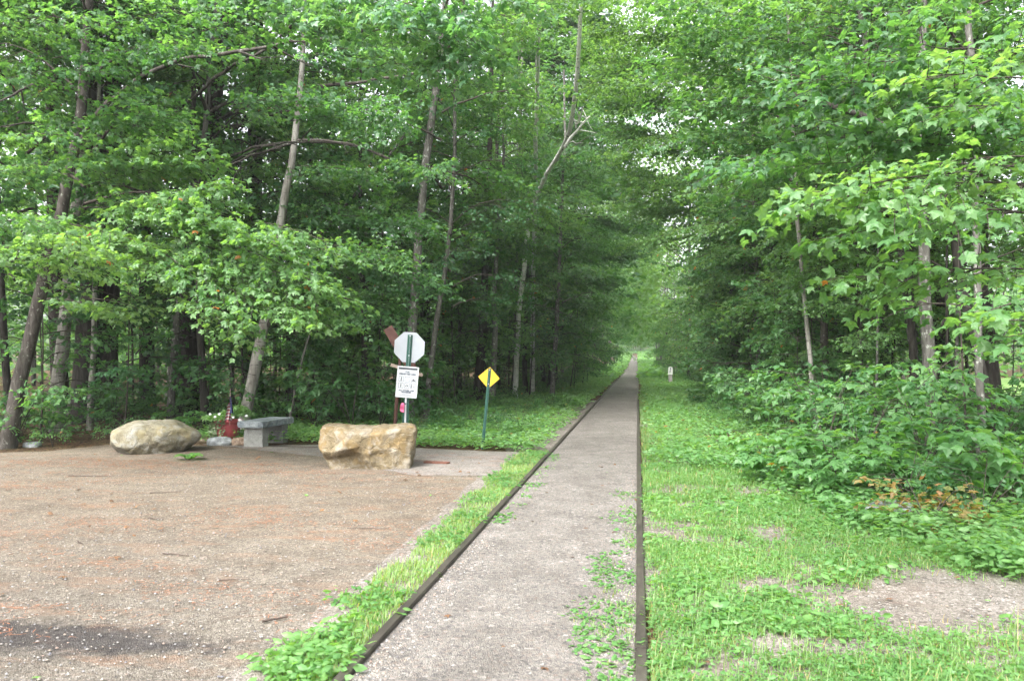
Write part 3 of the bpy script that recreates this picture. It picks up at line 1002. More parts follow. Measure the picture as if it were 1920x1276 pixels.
hero("thin grey stem right of the octagonal sign, slanting right", [(797, 770), (806, 680), (822, 590), (836, 500), (850, 360)], 19.5, 11, 11, BARK_GREY, C_DEEP[0], .8, 1.4, taper=.6, dead=2)
hero("reddish brown trunk left of the yellow diamond sign", [(893, 758), (900, 690), (906, 600), (912, 450), (918, 250)], 26, 18, 16, BARK_DARK, C_HEM[1], 1.1, 1.8, dead=4, name="hemlock_tree")
hero("thin grey stem right of the yellow diamond sign", [(1034, 742), (1042, 640), (1047, 560), (1052, 400)], 31, 9, 13, BARK_GREY, C_MID[2], .9, .5, taper=.6)
hero("white birch with a crooked top leaning right over the trail", [(965, 735), (975, 560), (990, 420), (1008, 355), (1030, 315), (1056, 280), (1072, 245), (1078, 200), (1082, 150), (1088, 60)], 30, 10, 12, BARK_WHITE, None, name="birch_tree", taper=.5, sides=8, d_top=20.5,
     branches=[([(1060, 275), (1086, 238), (1106, 218)], 7, (23.8, 23)), ([(1080, 240), (1090, 215), (1094, 200)], 4, (22.9, 22))])
hero("straight thin white birch left of the crooked birch", [(998, 735), (1000, 500), (1003, 380), (1005, 280), (1008, 160), (1010, 60)], 33, 9, 13, BARK_WHITE, None, name="birch_tree", taper=.5, sides=7, d_top=22)
hero("grey thin stem standing left of the straight thin white birch", [(965, 740), (968, 500), (970, 300), (978, 170), (980, 60)], 33, 9, 17, BARK_GREY, C_FARF[0], .9, 2, taper=.5, sides=7)
hero("dark thin stem curving up behind the tall grey trunk", [(905, 745), (920, 450), (932, 280), (940, 190), (944, 60)], 31, 9, 17, BARK_DARK, C_FRESH[1], 1.0, 3, taper=.5, sides=7)
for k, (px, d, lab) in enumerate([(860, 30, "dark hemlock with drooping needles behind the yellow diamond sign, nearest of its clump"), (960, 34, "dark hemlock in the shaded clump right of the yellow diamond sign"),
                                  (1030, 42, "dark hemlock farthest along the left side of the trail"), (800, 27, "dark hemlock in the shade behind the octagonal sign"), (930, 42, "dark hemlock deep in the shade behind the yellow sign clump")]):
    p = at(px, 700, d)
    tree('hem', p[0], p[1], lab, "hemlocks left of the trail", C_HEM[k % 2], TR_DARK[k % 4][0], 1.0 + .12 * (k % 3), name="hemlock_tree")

# ---- right of the trail
hero("white slender birch with a straight stem among the right trees", [(1527, 770), (1522, 700), (1514, 620), (1504, 530), (1497, 450), (1490, 330), (1484, 150)], 16, 9, 12, BARK_BIRCH, C_MID[3], .9, 2.2, name="birch_tree", taper=.5, sides=9)
hero("pale grey trunk left of the white birch on the right", [(1477, 730), (1472, 640), (1462, 540), (1446, 480), (1434, 430), (1420, 280), (1410, 100)], 25, 14, 15, BARK_GREY, C_MID[0], 1., 2, taper=.55)
hero("thin grey stem leftmost in the right bank of trees", [(1442, 730), (1432, 600), (1424, 500), (1412, 380), (1400, 200)], 28, 11, 14, BARK_GREY, C_MID[2], 1., 2, taper=.55)
hero("dark slanting stem between the pale grey trunk and the white birch", [(1506, 720), (1496, 620), (1478, 520), (1462, 440), (1440, 300)], 24, 9, 13, BARK_DARK, C_DEEP[0], 1., 2.5, taper=.5)
hero("stout brown trunk in the middle of the right trees", [(1657, 745), (1656, 640), (1650, 540), (1646, 470), (1640, 300), (1636, 120)], 21, 25, 18, BARK_DARK, C_TOP[1], .9, 0, dead=2)
hero("mottled grey trunk between the stout brown trunk and the big dark one", [(1724, 800), (1716, 700), (1706, 600), (1694, 520), (1680, 400), (1650, 230), (1618, 60), (1606, 0)], 15.5, 15, 13, BARK_GREY, C_MID[1], .9, 2.2, taper=.5)
hero("biggest dark trunk on the right, leaning left", [(1776, 760), (1768, 660), (1756, 580), (1746, 500), (1735, 400), (1722, 250)], 18, 40, 19, BARK_PINE, C_TOP[0], .85, .5, name="pine_tree", dead=3)
hero("pale mottled slim trunk nearest on the right, standing in front", [(1839, 892), (1838, 760), (1836, 620), (1832, 430), (1828, 250), (1822, 100), (1818, 0)], 11.0, 15, 11, BARK_GREY, C_MID[2], .85, 2.6, taper=.45,
     branches=[([(1832, 350), (1805, 300), (1780, 275)], 9, (11, 11.5))])
hero("dark brown trunk behind the nearest pale trunk on the far right", [(1872, 800), (1862, 700), (1850, 620), (1842, 540), (1836, 400), (1830, 200)], 14.5, 27, 16, BARK_DARK, C_MID[3], .95, 3)
hero("thin grey sapling stem between the big dark trunk and the far right trunks", [(1796, 800), (1793, 700), (1794, 560), (1800, 420), (1805, 250)], 14.5, 7, 9, BARK_GREY, C_FRESH[0], .65, 2.2, taper=.5, sides=6)
hero("thin dark stem right of the stout brown trunk", [(1674, 740), (1676, 640), (1672, 500), (1665, 350)], 20, 8, 11, BARK_DARK, C_DEEP[1], .9, 2.5, taper=.5, sides=6)
hero("thin dark stem left of the stout brown trunk", [(1618, 745), (1616, 640), (1602, 500), (1590, 350)], 19, 8, 11, BARK_DARK, C_FRESH[1], .8, 2.5, taper=.5, sides=6)
hero("crooked grey stem between the white birch and the stout brown trunk", [(1572, 740), (1574, 660), (1566, 560), (1556, 470), (1530, 300)], 22, 12, 13, BARK_GREY, C_MID[0], .9, 2.5, taper=.5, sides=8)
hero("dead broken trunk leaning steeply left through the upper right leaves", [(1870, 480), (1760, 318), (1672, 234), (1585, 205), (1480, 176)], 12.5, 20, 4, BARK_DARK, None, taper=.45, flare=1.0, name="dead_tree")
hero("forked grey trunk high in the upper right corner", [(1735, 800), (1700, 400), (1660, 160), (1640, 60), (1625, 0)], 20, 13, 15, BARK_GREY, C_TOP[0], .9, 1,
     branches=[([(1690, 340), (1610, 110), (1590, 0)], 12, (20, 20))])
# a maple whose trunk stands just outside the right of the frame and reaches in
b = np.array((5.6, 4.6, 0.0))
t_near = thing("maple_tree", "maple with pale green sprays reaching in from the right edge, nearest foliage of all", "tree", tuple(b))
m = Mesh()
bark_tube(m, np.c_[np.linspace(0, -.5, 12), np.linspace(0, .3, 12), np.linspace(-.2, 9, 12)], np.linspace(.11, .03, 12), 10, 0, np.random.default_rng(3))
m.build("trunk", BARK_MAPLE, t_near)
leafy(t_near, "leafy_branch", [
    (1960, 350, 1640, 350, 5.6, 5.0, .5), (1800, 345, 1480, 385, 5.3, 5.0, .45), (1960, 400, 1580, 440, 5.8, 5.2, .5), (2000, 300, 1740, 310, 5.4, 5.2, .4),
    (2000, 220, 1720, 200, 5.8, 5.4, .45), (2020, 540, 1830, 590, 4.6, 4.5, .3), (1990, 610, 1870, 600, 4.6, 4.5, .25)],
    [LEAF_FRESH, BARK_TWIG], .088, MAPLE_FINE, 21, .075, .15, layers=2)
leafy(t_near, "leafy_branch", [
    (1960, 110, 1560, 100, 7.0, 6.4, .7), (1960, 200, 1500, 150, 7.4, 6.6, .8), (1900, 270, 1520, 250, 7.6, 7.0, .8), (1700, 250, 1440, 290, 8, 7.4, .8), (1940, 320, 1700, 260, 7.2, 6.8, .7),
    (1960, 260, 1780, 190, 7, 6.6, .6)], [LEAF_MAPLE, BARK_TWIG], .095, MAPLE_FINE, 22, .08, .16, layers=2)


# maples beside the trail whose long low limbs close the view overhead
def overhang(label, x, y, bark, mats, specs, seed, leaf=.125, W=1.1, layers=2):
    b = np.array((x, y, float(ground_z(x, y))))
    t = thing("maple_tree", label, "tree", tuple(b), 0, None)
    m = Mesh()
    r = np.random.default_rng(seed)
    pts = np.c_[np.cumsum(r.normal(-.03 * np.sign(x), .05, 12)), np.cumsum(r.normal(0, .05, 12)), np.linspace(-.2, 10, 12)]
    tube(m, pts, np.linspace(.11, .03, 12), 9, 0, True, r, .06)
    m.build("trunk", bark, t)
    leafy(t, "leafy_branch", [(a_, b_, c_, d_, p_, q_, W) for a_, b_, c_, d_, p_, q_ in specs], mats, leaf, MAPLE_MID, seed, .1, .19, layers=layers)
    HERO.append((x, y))


MMAP, MFRE = [LEAF_MAPLE, BARK_TWIG], [LEAF_FRESH, BARK_TWIG]
overhang("nearest overhanging maple right of the trail, limbs reaching left across the picture top", 4.6, 13.2, BARK_GREY, MMAP,
         [(1620, 120, 1310, 60, 13, 13), (1600, 200, 1290, 185, 13, 13.5), (1580, 30, 1260, -10, 12.5, 12.5), (1560, 270, 1320, 255, 13.5, 14), (1520, 150, 1240, 120, 13, 14)], 31)
overhang("second overhanging maple right of the trail, its long limbs reaching over it", 4.4, 19.5, BARK_MAPLE, MFRE,
         [(1480, 60, 1160, 20, 19, 20), (1460, 180, 1150, 160, 19, 20), (1450, 250, 1170, 270, 19, 21), (1430, 330, 1210, 360, 20, 22), (1440, 110, 1110, 180, 20, 21), (1420, 410, 1240, 440, 20, 22), (1400, 20, 1120, -20, 18, 18)], 32, layers=1)
overhang("maple left of the trail with fresh green limbs reaching right over it", -4.6, 24.5, BARK_GREY, MFRE,
         [(800, 60, 1060, 20, 22, 22), (800, 180, 980, 160, 22, 22), (820, 250, 990, 245, 23, 24), (880, 360, 1110, 380, 24, 25), (860, 420, 1080, 420, 24, 26), (900, 120, 1000, 60, 22, 22), (940, 10, 1110, 0, 20, 20)], 33)
overhang("maple farther right of the trail, its leaves hanging low over the middle distance", 3.6, 31, BARK_DARK, MFRE,
         [(1350, 290, 1120, 290, 30, 32), (1380, 380, 1150, 390, 30, 33), (1330, 440, 1170, 460, 31, 34), (1360, 220, 1100, 210, 29, 31)], 34, .14, 1.4, 1)
overhang("maple farther left of the trail with limbs over the middle distance", -4.0, 36, BARK_DARK, MMAP,
         [(930, 420, 1140, 440, 35, 37), (960, 500, 1150, 520, 36, 38), (980, 570, 1130, 580, 36, 39), (920, 330, 1130, 330, 34, 36), (950, 250, 1080, 260, 33, 35)], 35, .14, 1.4)


overhang("maple right of the trail whose high limbs close the gap over it", 3.9, 25.5, BARK_GREY, MFRE,
         [(1420, 10, 1090, -30, 22, 23), (1400, 90, 1110, 60, 23, 24), (1390, 150, 1120, 130, 24, 25), (1380, 210, 1130, 200, 25, 26), (1360, 270, 1150, 250, 25, 27), (1380, 330, 1170, 330, 25, 28), (1350, 390, 1190, 400, 26, 30), (1330, 190, 1110, 165, 26, 28), (1340, 100, 1080, 100, 25, 27)], 36, .13, 1.3, 3)
overhang("tall maple left of the trail whose high limbs close the gap over it", -4.4, 42, BARK_DARK, MMAP,
         [(900, 60, 1150, 60, 38, 40), (930, 130, 1180, 120, 38, 41), (950, 190, 1170, 190, 38, 41), (970, 290, 1180, 290, 39, 43), (1000, 360, 1190, 370, 40, 45), (1010, 470, 1180, 480, 41, 47), (930, 0, 1100, -20, 36, 38), (960, 240, 1200, 240, 40, 44), (1000, 320, 1200, 330, 42, 46), (1010, 410, 1200, 430, 42, 47), (900, 100, 1100, 100, 36, 38)], 37, .17, 2.2, 3)


# ---- the rest of the wood: rows of trees behind the edge on both sides
def scatter(x_of, y0, y1, deep0, deep1, space, side, seed, ymax_deep=999):
    r = np.random.default_rng(seed)
    out = []
    tries = 0
    while tries < 6000:
        tries += 1
        y = y0 + (y1 - y0) * r.random() ** 1.7
        dp = r.uniform(deep0, deep1)
        if y > ymax_deep:
            continue
        x = x_of(y) + side * dp
        s = space * (.8 + y * .012)
        if all((x - a) ** 2 + (y - b) ** 2 > s * s for a, b in out) and all((x - a) ** 2 + (y - b) ** 2 > .9 for a, b in HERO):
            out.append((x, y))
    return out


def in_view(x, y, pad=.12):
    v = np.array((x, y, 0)) - CAM
    z = v @ FWD
    return z > 1 and abs((v @ RGT) / z) < (960 / F_PX + pad + 3.0 / z)


GL = ["slim forest tree with layered green leaves in the crowded wood left of the trail", "trees crowding the wood left of the trail"]
GR = ["slim forest tree with layered green leaves in the crowded wood right of the trail", "trees crowding the wood right of the trail"]
GF = ["distant leafy tree lining the far stretch of the trail, small in the picture", "trees lining the far trail"]
cnt = 0
for side, pts in ((-1, scatter(edge_l, 9, 245, .2, 4, 3.1, -1, 1) + scatter(edge_l, 6, 110, 4, 14, 4.6, -1, 2) + scatter(edge_l, 4, 70, 14, 34, 5.2, -1, 3)),
                  (1, scatter(edge_r, 12, 245, .2, 4, 4.4, 1, 4) + scatter(edge_r, 8, 90, 4, 8, 7.0, 1, 5))):
    for x, y in pts:
        if not in_view(x, y):
            continue
        d = math.hypot(x, y)
        far = d > 34
        u = rnd.random()
        lab = GF if d > 60 else (GL if side < 0 else GR)
        if far:
            crown = rnd.choice(C_FAR if u < .6 else C_FARF)
            sc = rnd.uniform(.8, 1.2)
        elif side > 0:
            crown, sc = rnd.choice(C_FRESH if u < .75 else C_MID), rnd.uniform(.8, 1.1)
        elif u < .45:
            crown, sc = rnd.choice(C_MID), rnd.uniform(.8, 1.15)
        elif u < .7:
            crown, sc = rnd.choice(C_FRESH), rnd.uniform(.85, 1.2)
        elif u < .85:
            crown, sc = rnd.choice(C_DEEP), rnd.uniform(.8, 1.2)
        else:
            crown, sc = rnd.choice(C_FRESH + C_TOP[:1]), rnd.uniform(.8, 1.0)
        if side < 0 and 16 < d < 60:
            sc *= 1.32
        elif side > 0 and 28 < d < 60:
            sc *= 1.2
        tr = rnd.choice(TR_DARK + TR_MAP + TR_GREY)
        q = rnd.uniform(.6, 1.25) if side < 0 else rnd.uniform(.4, .8)
        tree('wood', x, y, lab[0], lab[1], crown, tr[0], sc, tsc=(q, q, sc * .72))
        cnt += 1
# trees at the edge whose limbs arch over the trail
GA = ["leaning tree whose leafy limbs arch over the trail from the left", "trees arching over the trail from the left"], ["leaning tree whose leafy limbs arch over the trail from the right", "trees arching over the trail from the right"]
for side, ys in ((-1, np.r_[23, 33, 56, np.arange(64, 165, 7.5)]), (1, np.r_[17, 27, 56, np.arange(64, 165, 7.5)])):
    for y in ys:
        y = y + rnd.uniform(-1, 1)
        x = (edge_l(y) - rnd.uniform(.1, 1.0)) if side < 0 else (edge_r(y) + rnd.uniform(.0, .9))
        lab = GF if y > 62 else GA[0 if side < 0 else 1]
        far = y > 38
        kinds = (C_ARCHF[1:] if side > 0 else C_ARCHF) if far else (C_ARCH[1:] if side > 0 else C_ARCH)
        sc_a = rnd.uniform(.85, 1.15) if y < 40 else rnd.uniform(1.1, 1.35)
        base_rot = rnd.uniform(-.3, .3) + (0 if side < 0 else math.pi)
        tree('arch', x, y, lab[0], lab[1], rnd.choice(kinds), rnd.choice(TR_DARK + TR_MAP + TR_GREY)[0], sc_a, rot=base_rot, crot=0.0, tsc=(sc_a, sc_a, sc_a * .78))
# the end of the trail closes with trees
for k in range(24):
    x, y = -14 + (k % 12) * 2.0 + rnd.uniform(-.8, .8), 256 + (k // 12) * 9 + rnd.uniform(-4, 4)
    tree('wood', x, y, GF[0], GF[1], rnd.choice(C_FAR), rnd.choice(TR_DARK)[0], rnd.uniform(.9, 1.3), zc=-.9)
    cnt += 1
print("wood trees", cnt)

# the far wood behind on the left, and a thin one on the right, as one mass each
def mass(name, label, spots, seed, mats):
    r = np.random.default_rng(seed)
    m = Mesh()
    n = len(spots)
    per = 260
    C = np.array([(x, y, float(ground_z(x, y))) for x, y in spots])
    P = np.repeat(C, per, 0)
    h = r.uniform(0.2, 15, n * per)
    a = r.uniform(0, 6.283, n * per)
    q = r.random(n * per) ** .5 * 3.2
    P = P + np.c_[np.cos(a) * q, np.sin(a) * q, h]
    D = np.c_[np.cos(a), np.sin(a), r.uniform(-.6, .2, n * per)]
    Nn = np.array((0, 0, 1.)) + r.normal(0, .45, (n * per, 3))
    add_leaves(m, P, D, Nn, r.uniform(.35, .7, n * per), LEAF_FAR, 0)
    for c in C[::2]:
        tube(m, c + np.c_[np.zeros((3, 2)), (0, 6, 13)], (.12, .09, .03), 5, 1, False)
    return tag(m.build(name, mats), label, None, None, "stuff")


rr = np.random.default_rng(77)
sp_l = [(x, y) for x, y in zip(rr.uniform(-95, -18, 420), rr.uniform(8, 190, 420)) if x < edge_l(y) - 22 + max(0, y - 60) * .12 and in_view(x, y)]
mass("far_forest", "dim mass of distant forest deep behind the left trees", sp_l, 5, [LEAF_MAPLE, BARK_DARK])
sp_r = [(x, y) for x, y in zip(rr.uniform(5, 90, 420), rr.uniform(20, 230, 420)) if x > edge_r(y) + 15 + max(0, 60 - y) * .2 and in_view(x, y)]
mass("far_forest", "bright mass of distant leaves behind the right trees", sp_r, 6, [LEAF_FRESH, BARK_DARK])

# thin haze added to lift the deep shadows; far things fade a little
m = Mesh()
box(m, (-275, -160, -2.0), (275, 470, 42))
haze = tag(m.build("haze", bpy.data.materials.new("haze_air")), "thin haze added under the trees to lift deep shadows", None, None, "stuff")
hm = haze.data.materials[0]
hm.use_nodes = True
hm.node_tree.nodes.clear()
ho = hm.node_tree.nodes.new("ShaderNodeOutputMaterial")
hv = hm.node_tree.nodes.new("ShaderNodeVolumePrincipled")
hv.inputs["Color"].default_value = (.90, .94, .93, 1)
hv.inputs["Density"].default_value = 0.0006
hv.inputs["Anisotropy"].default_value = .2
hm.node_tree.links.new(hv.outputs[0], ho.inputs["Volume"])

# ------------------------------------------------------------------ saplings and shrubs
def shrub_mesh(seed, h, n_st, leaf, tpl, mats, spread=.5, L=(.3, .6), W=.24, step=.1):
    r = np.random.default_rng(seed)
    m = Mesh()
    s = Spray(r)
    for i in range(n_st):
        a = r.uniform(0, 6.28)
        hh = h * r.uniform(.45, 1)
        tip = np.array((math.cos(a) * spread * r.uniform(.2, 1), math.sin(a) * spread * r.uniform(.2, 1), hh))
        pts = np.array((0, 0, -.05)) + (tip - np.array((0, 0, -.05))) * np.linspace(0, 1, 5)[:, None] ** np.array((1.3, 1.3, .8))
        tube(m, pts, np.linspace(.009, .004, 5), 4, 1, False)
        for k in range(3):
            q = pts[2 + min(k, 2)]
            b = a + r.uniform(-1.4, 1.4)
            s.grow(q, np.array((math.cos(b), math.sin(b), .15)), r.uniform(*L), W, step, leaf, .15, .003, True, .12)
    s.flush(m, tpl, 0, 1, .34, 3)
    return m.data("shrub", mats)


S_BIG = [shrub_mesh(400 + i, .85, 5, .17, MAPLE_FINE, [LEAF_HERB, BARK_TWIG], .5, (.35, .6), .3, .16) for i in range(3)]
S_MID = [shrub_mesh(410 + i, .85, 6, .10, OVAL, [LEAF_SHRUB, BARK_TWIG], .55) for i in range(3)]
S_FRESH = [shrub_mesh(420 + i, .7, 7, .12, MAPLE_FINE, [LEAF_HERB, BARK_TWIG], .45) for i in range(3)]
S_DEEP = [shrub_mesh(430 + i, 1.2, 6, .12, MAPLE_MID, [LEAF_SHRUB, BARK_TWIG], .6, (.4, .7)) for i in range(3)]


def shrub(me, x, y, sc, label, group, name="shrub", cat="shrub"):
    x = clear_of_marker(x, y, .75) if y > 20 else x
    o = link(name, me, None, (x, y, float(ground_z(x, y))), (0, 0, rnd.uniform(0, 6.28)), sc)
    return tag(o, label, cat, group)


# right bank near the camera, each one by its place
for k, (px, d, me, sc, lab) in enumerate([
    (1640, 9.3, S_BIG[0], 1.0, "big leaved maple seedling with pale green leaves, left one of the two beside the bank"), (1775, 8.6, S_BIG[1], 1.0, "big leaved maple seedling with broad bright leaves in front of the dark hollow"),
    (1700, 8.3, S_MID[0], .8, "low leafy shrub beneath the broad maple leaves on the right bank"), (1905, 8.0, S_BIG[2], .95, "big leaved maple seedling cut by the right edge of the picture"),
    (1570, 9.0, S_FRESH[0], 1.0, "bright yellow green shrub at the front of the right bank"), (1490, 10.2, S_FRESH[1], .9, "pale green shrub at the left front of the right bank"),
    (1840, 7.6, S_MID[1], .75, "dense green shrub behind the grey rock on the right"), (1440, 11.5, S_FRESH[2], .9, "yellowish shrub bordering the right grass, farther than the grey rock")]):
    p = at(px, 900, d)
    shrub(me, p[0], p[1], sc, lab, "shrubs on the right bank")
p = at(1740, 950, 7.3)
shrub(shrub_mesh(470, .45, 6, .085, MAPLE_MID, [LEAF_RUST, BARK_TWIG], .34, (.2, .4), .2), p[0], p[1], 1.0, "small seedling with orange and rust coloured leaves behind the grey rock", None, "seedling", "seedling")

SHR = "leafy undergrowth bush in the crowded bank right of the trail"
SHL = "leafy undergrowth bush in the shade left of the trail"
n_sh = 0
for side in (1, -1):
    r = np.random.default_rng(50 + side)
    pts = []
    for _ in range(2600):
        y = (9.5 if side > 0 else 12) + 75 * r.random() ** 1.8
        if side > 0:
            xs = float(np.interp(y, [4, 5.5, 6.4, 7.8, 10.5, 15, 26, 35, 50, 240], [6, 3.3, 2.7, 2.1, 1.75, 1.5, 1.7, 2.2, 2.7, 2.0]))
            x = xs + .35 + (edge_r(y) + 1.6 - xs) * r.random()
        else:
            x = edge_l(y) + r.uniform(-3.5, .5)
        if not in_view(x, y, .05):
            continue
        s = .62 + y * .02
        if all((x - a) ** 2 + (y - b) ** 2 > s * s for a, b in pts):
            pts.append((x, y))
    for x, y in pts[:100]:
        edge_dist = (edge_r(y) - x) if side > 0 else (x - edge_l(y))
        low = (1 - .55 * min(1, max(0, edge_dist) / 2.2)) * (.72 if y < 13 else .9) if side > 0 else 1
        me = r.choice(S_MID + S_FRESH + S_DEEP[:2] if edge_dist > -.3 else S_DEEP + S_MID)
        shrub(me, x, y, r.uniform(.65, 1.15) * (low if side > 0 else .8), SHR if side > 0 else SHL, "undergrowth right of the trail" if side > 0 else "undergrowth left of the trail")
        n_sh += 1
    if side > 0:                                          # waist high bushes at the feet of the right trees
        pts = []
        for _ in range(600):
            y = 11 + 24 * r.random() ** 1.2
            xs = float(np.interp(y, [10.5, 15, 26, 35], [1.75, 1.5, 1.7, 2.2]))
            x = xs + .7 + (edge_r(y) + .8 - xs) * r.random()
            if in_view(x, y, .03) and all((x - a) ** 2 + (y - b) ** 2 > 1.0 for a, b in pts):
                pts.append((x, y))
        for x, y in pts[:30]:
            shrub(S_DEEP[r.integers(3)], x, y, r.uniform(.85, 1.35), SHR, "undergrowth right of the trail")
        pts = []
        for _ in range(600):
            y = 13 + 26 * r.random()
            x = edge_r(y) + r.uniform(-.5, 3.6)
            if in_view(x, y, .03) and all((x - a) ** 2 + (y - b) ** 2 > 1.2 for a, b in pts + HERO):
                pts.append((x, y))
        for x, y in pts[:34]:                             # slender poles
            q_ = r.uniform(.55, .8)
            tree('pole', x, y, "slender pole of a young tree", "young trees right of the trail", C_FRESH[r.integers(2)], TR_GREY[r.integers(3)][0] if r.random() < .6 else TR_DARK[r.integers(4)][0], q_, name="young_tree", tsc=(r.uniform(.3, .55), r.uniform(.3, .55), q_ * .72))
    # saplings, a little taller
    pts = []
    for _ in range(1500):
        y = (12 if side > 0 else 13) + 60 * r.random() ** 1.6
        x = edge_r(y) + (r.uniform(-1.3, 4) if y > 17 else r.uniform(-.2, 5)) if side > 0 else edge_l(y) - r.uniform(.3, 8)
        s = 1.4 + y * .02
        if in_view(x, y, .05) and all((x - a) ** 2 + (y - b) ** 2 > s * s for a, b in pts):
            pts.append((x, y))
    for x, y in [q_ for q_ in pts if side < 0 or q_[1] > 18 or r.random() < .5][:52]:
        me = C_SAP[r.integers(4)] if side > 0 or r.random() < .45 else C_SAPD[r.integers(3)]
        tree('sap', x, y, "slender sapling with thin flat leaf layers " + ("among the right trees" if side > 0 else "among the left trees"), "saplings " + ("right" if side > 0 else "left") + " of the trail",
             me, TR_SAP[r.integers(3)][0], r.uniform(.6, 1.1), name="sapling", cat="sapling")
print("shrubs", n_sh)
# young trees that fill the space under the canopy at both edges
for side, n_want in ((1, 44), (-1, 40)):
    r = np.random.default_rng(90 + side)
    pts = []
    for _ in range(1500):
        y = (13 if side > 0 else 17) + 45 * r.random() ** 1.5
        x = edge_r(y) + r.uniform(-1.0 if y > 20 else .2, 2.2) if side > 0 else edge_l(y) - r.uniform(-.6 if y > 24 else .3, 3.5)
        s = 1.1 + y * .022
        if in_view(x, y, .02) and all((x - a) ** 2 + (y - b) ** 2 > s * s for a, b in pts):
            pts.append((x, y))
    for x, y in [q_ for q_ in pts if side < 0 or q_[1] > 21][:n_want]:
        sc_ = r.uniform(1.15, 1.75)
        tree('young', x, y, "young leafy maple", "young trees " + ("right" if side > 0 else "left") + " of the trail", C_YOUNG[r.integers(1, 3) if side > 0 else r.integers(len(C_YOUNG))], TR_SAP[r.integers(3)][0], sc_, name="young_tree", tsc=(1.6, 1.6, sc_))
# bushes behind bench and signs, where the left wood begins
for k, (px, d, sc, lab) in enumerate([(590, 17.5, 1.3, "leafy bush between the granite bench and the big boulder, behind the path"), (660, 17.2, 1.4, "leafy bush behind the left end of the big boulder"), (715, 17.8, 1.3, "leafy bush behind the rusty crossing post"),
                                      (640, 19, 1.7, "tall leafy bush deeper in the shade left of the octagonal sign"), (560, 19, 1.6, "tall leafy bush behind the granite bench"), (745, 19.5, 1.4, "leafy bush in the shade behind the octagonal sign"), (700, 20, 2.1, "tallest leafy bush left of the octagonal sign"),
                                      (30, 14.2, 1.2, "leafy bush at the foot of the mottled maple on the far left"), (420, 17.5, .8, "low bush in the shade behind the red flower pot"), (820, 20, .9, "small pale leafed bush right of the octagonal sign"), (600, 21, 2.2, "tall bush between the leaning birch and the signs")]):
    p = at(px, 750, d)
    shrub((S_MID + S_FRESH + S_DEEP)[(k * 5 + 1) % 9] if k % 2 else S_MID[k % 3], p[0], p[1], sc, lab, "bushes behind the bench and signs")


r = np.random.default_rng(97)
for k in range(26):
    y = 15.2 + 13 * r.random()
    x = edge_l(y) + .2 + (LX - .7 - edge_l(y)) * r.random()
    shrub(S_FRESH[r.integers(3)] if r.random() < .6 else S_MID[r.integers(3)], x, y, r.uniform(.4, .75), "pale leafy herb clump on the left verge", "undergrowth left of the trail")


# ferns
def fern_mesh(seed, n=7, L=.55):
    r = np.random.default_rng(seed)
    m = Mesh()
    for i in range(n):
        a = i / n * 6.283 + r.uniform(-.3, .3)
        l = L * r.uniform(.7, 1.1)
        t = np.linspace(0, 1, 15)
        out = np.array((math.cos(a), math.sin(a), 0))
        pts = out * (t * l * .85)[:, None] + np.array((0, 0, 1)) * (l * (.85 * t - .65 * t ** 2.2))[:, None]
        tube(m, pts, np.linspace(.004, .0015, 15), 3, 1, False)
        tan = unit(np.gradient(pts, axis=0))
        sd = np.cross(tan, (0, 0, 1.))
        sd = unit(sd)
        for s in (1, -1):
            k = slice(2, 15)
            ln = l * .30 * np.sin(np.pi * (t[k] * .78 + .2)) + .012
            D = sd[k] * s + tan[k] * .45
            add_leaves(m, pts[k], D, np.cross(sd[k], tan[k]), ln, (OVAL[0] * np.array((.75, 1, .6)), OVAL[1]), 0)
    return m.data("fern", [LEAF_FERN, BARK_TWIG])


FERN = [fern_mesh(500 + i) for i in range(3)]
for k, (px, py, sc, lab) in enumerate([(356, 862, .55, "small bright fern at the right foot of the left boulder"), (845, 805, 1.1, "fern standing behind the path between the octagonal and the yellow sign"), (875, 800, 1.2, "tall fern just left of the yellow sign post"),
                                       (890, 785, 1.2, "fern in the shade behind the yellow sign post"), (1700, 985, .9, "fern beside the orange leaved seedling on the right"), (1860, 975, .9, "fern under the shrubs at the right edge"), (1640, 970, .8, "fern in front of the right bank, left of the grey rock"), (1800, 960, .9, "fern behind the grey rock on the right")]):
    p = ground_pt(px, py)
    shrub(FERN[k % 3], p[0], p[1], sc, lab, "ferns", "fern", "fern")

# ------------------------------------------------------------------ grass, clover and herbs (uncountable cover)
def herb_cover(name, label, pts, leaf, hgt, spread, per, mats, seed, tpl=OVAL, tilt=.4):
    r = np.random.default_rng(seed)
    P = np.asarray(pts, float)
    n = len(P)
    z = ground_z(P[:, 0], P[:, 1])
    base = np.repeat(np.c_[P, z], per, 0)
    dist = np.repeat(np.hypot(P[:, 0], P[:, 1]), per)
    N_ = n * per
    a = r.uniform(0, 6.283, N_)
    hh = np.repeat(r.uniform(.35, 1, n) * hgt, per) * r.uniform(.35, 1, N_)
    q = spread * r.random(N_) ** .6
    pos = base + np.c_[np.cos(a) * q, np.sin(a) * q, hh + .012]
    D = np.c_[np.cos(a), np.sin(a), r.uniform(-.35, .35, N_)]
    Nn = np.array((0, 0, 1.)) + r.normal(0, tilt, (N_, 3))
    m = Mesh()
    add_leaves(m, pos, D, Nn, leaf * r.uniform(.55, 1.25, N_) * (1 + np.clip(dist - 15, 0, 60) * .02), tpl, 0)
    return tag(m.build(name, mats), label, None, None, "stuff")


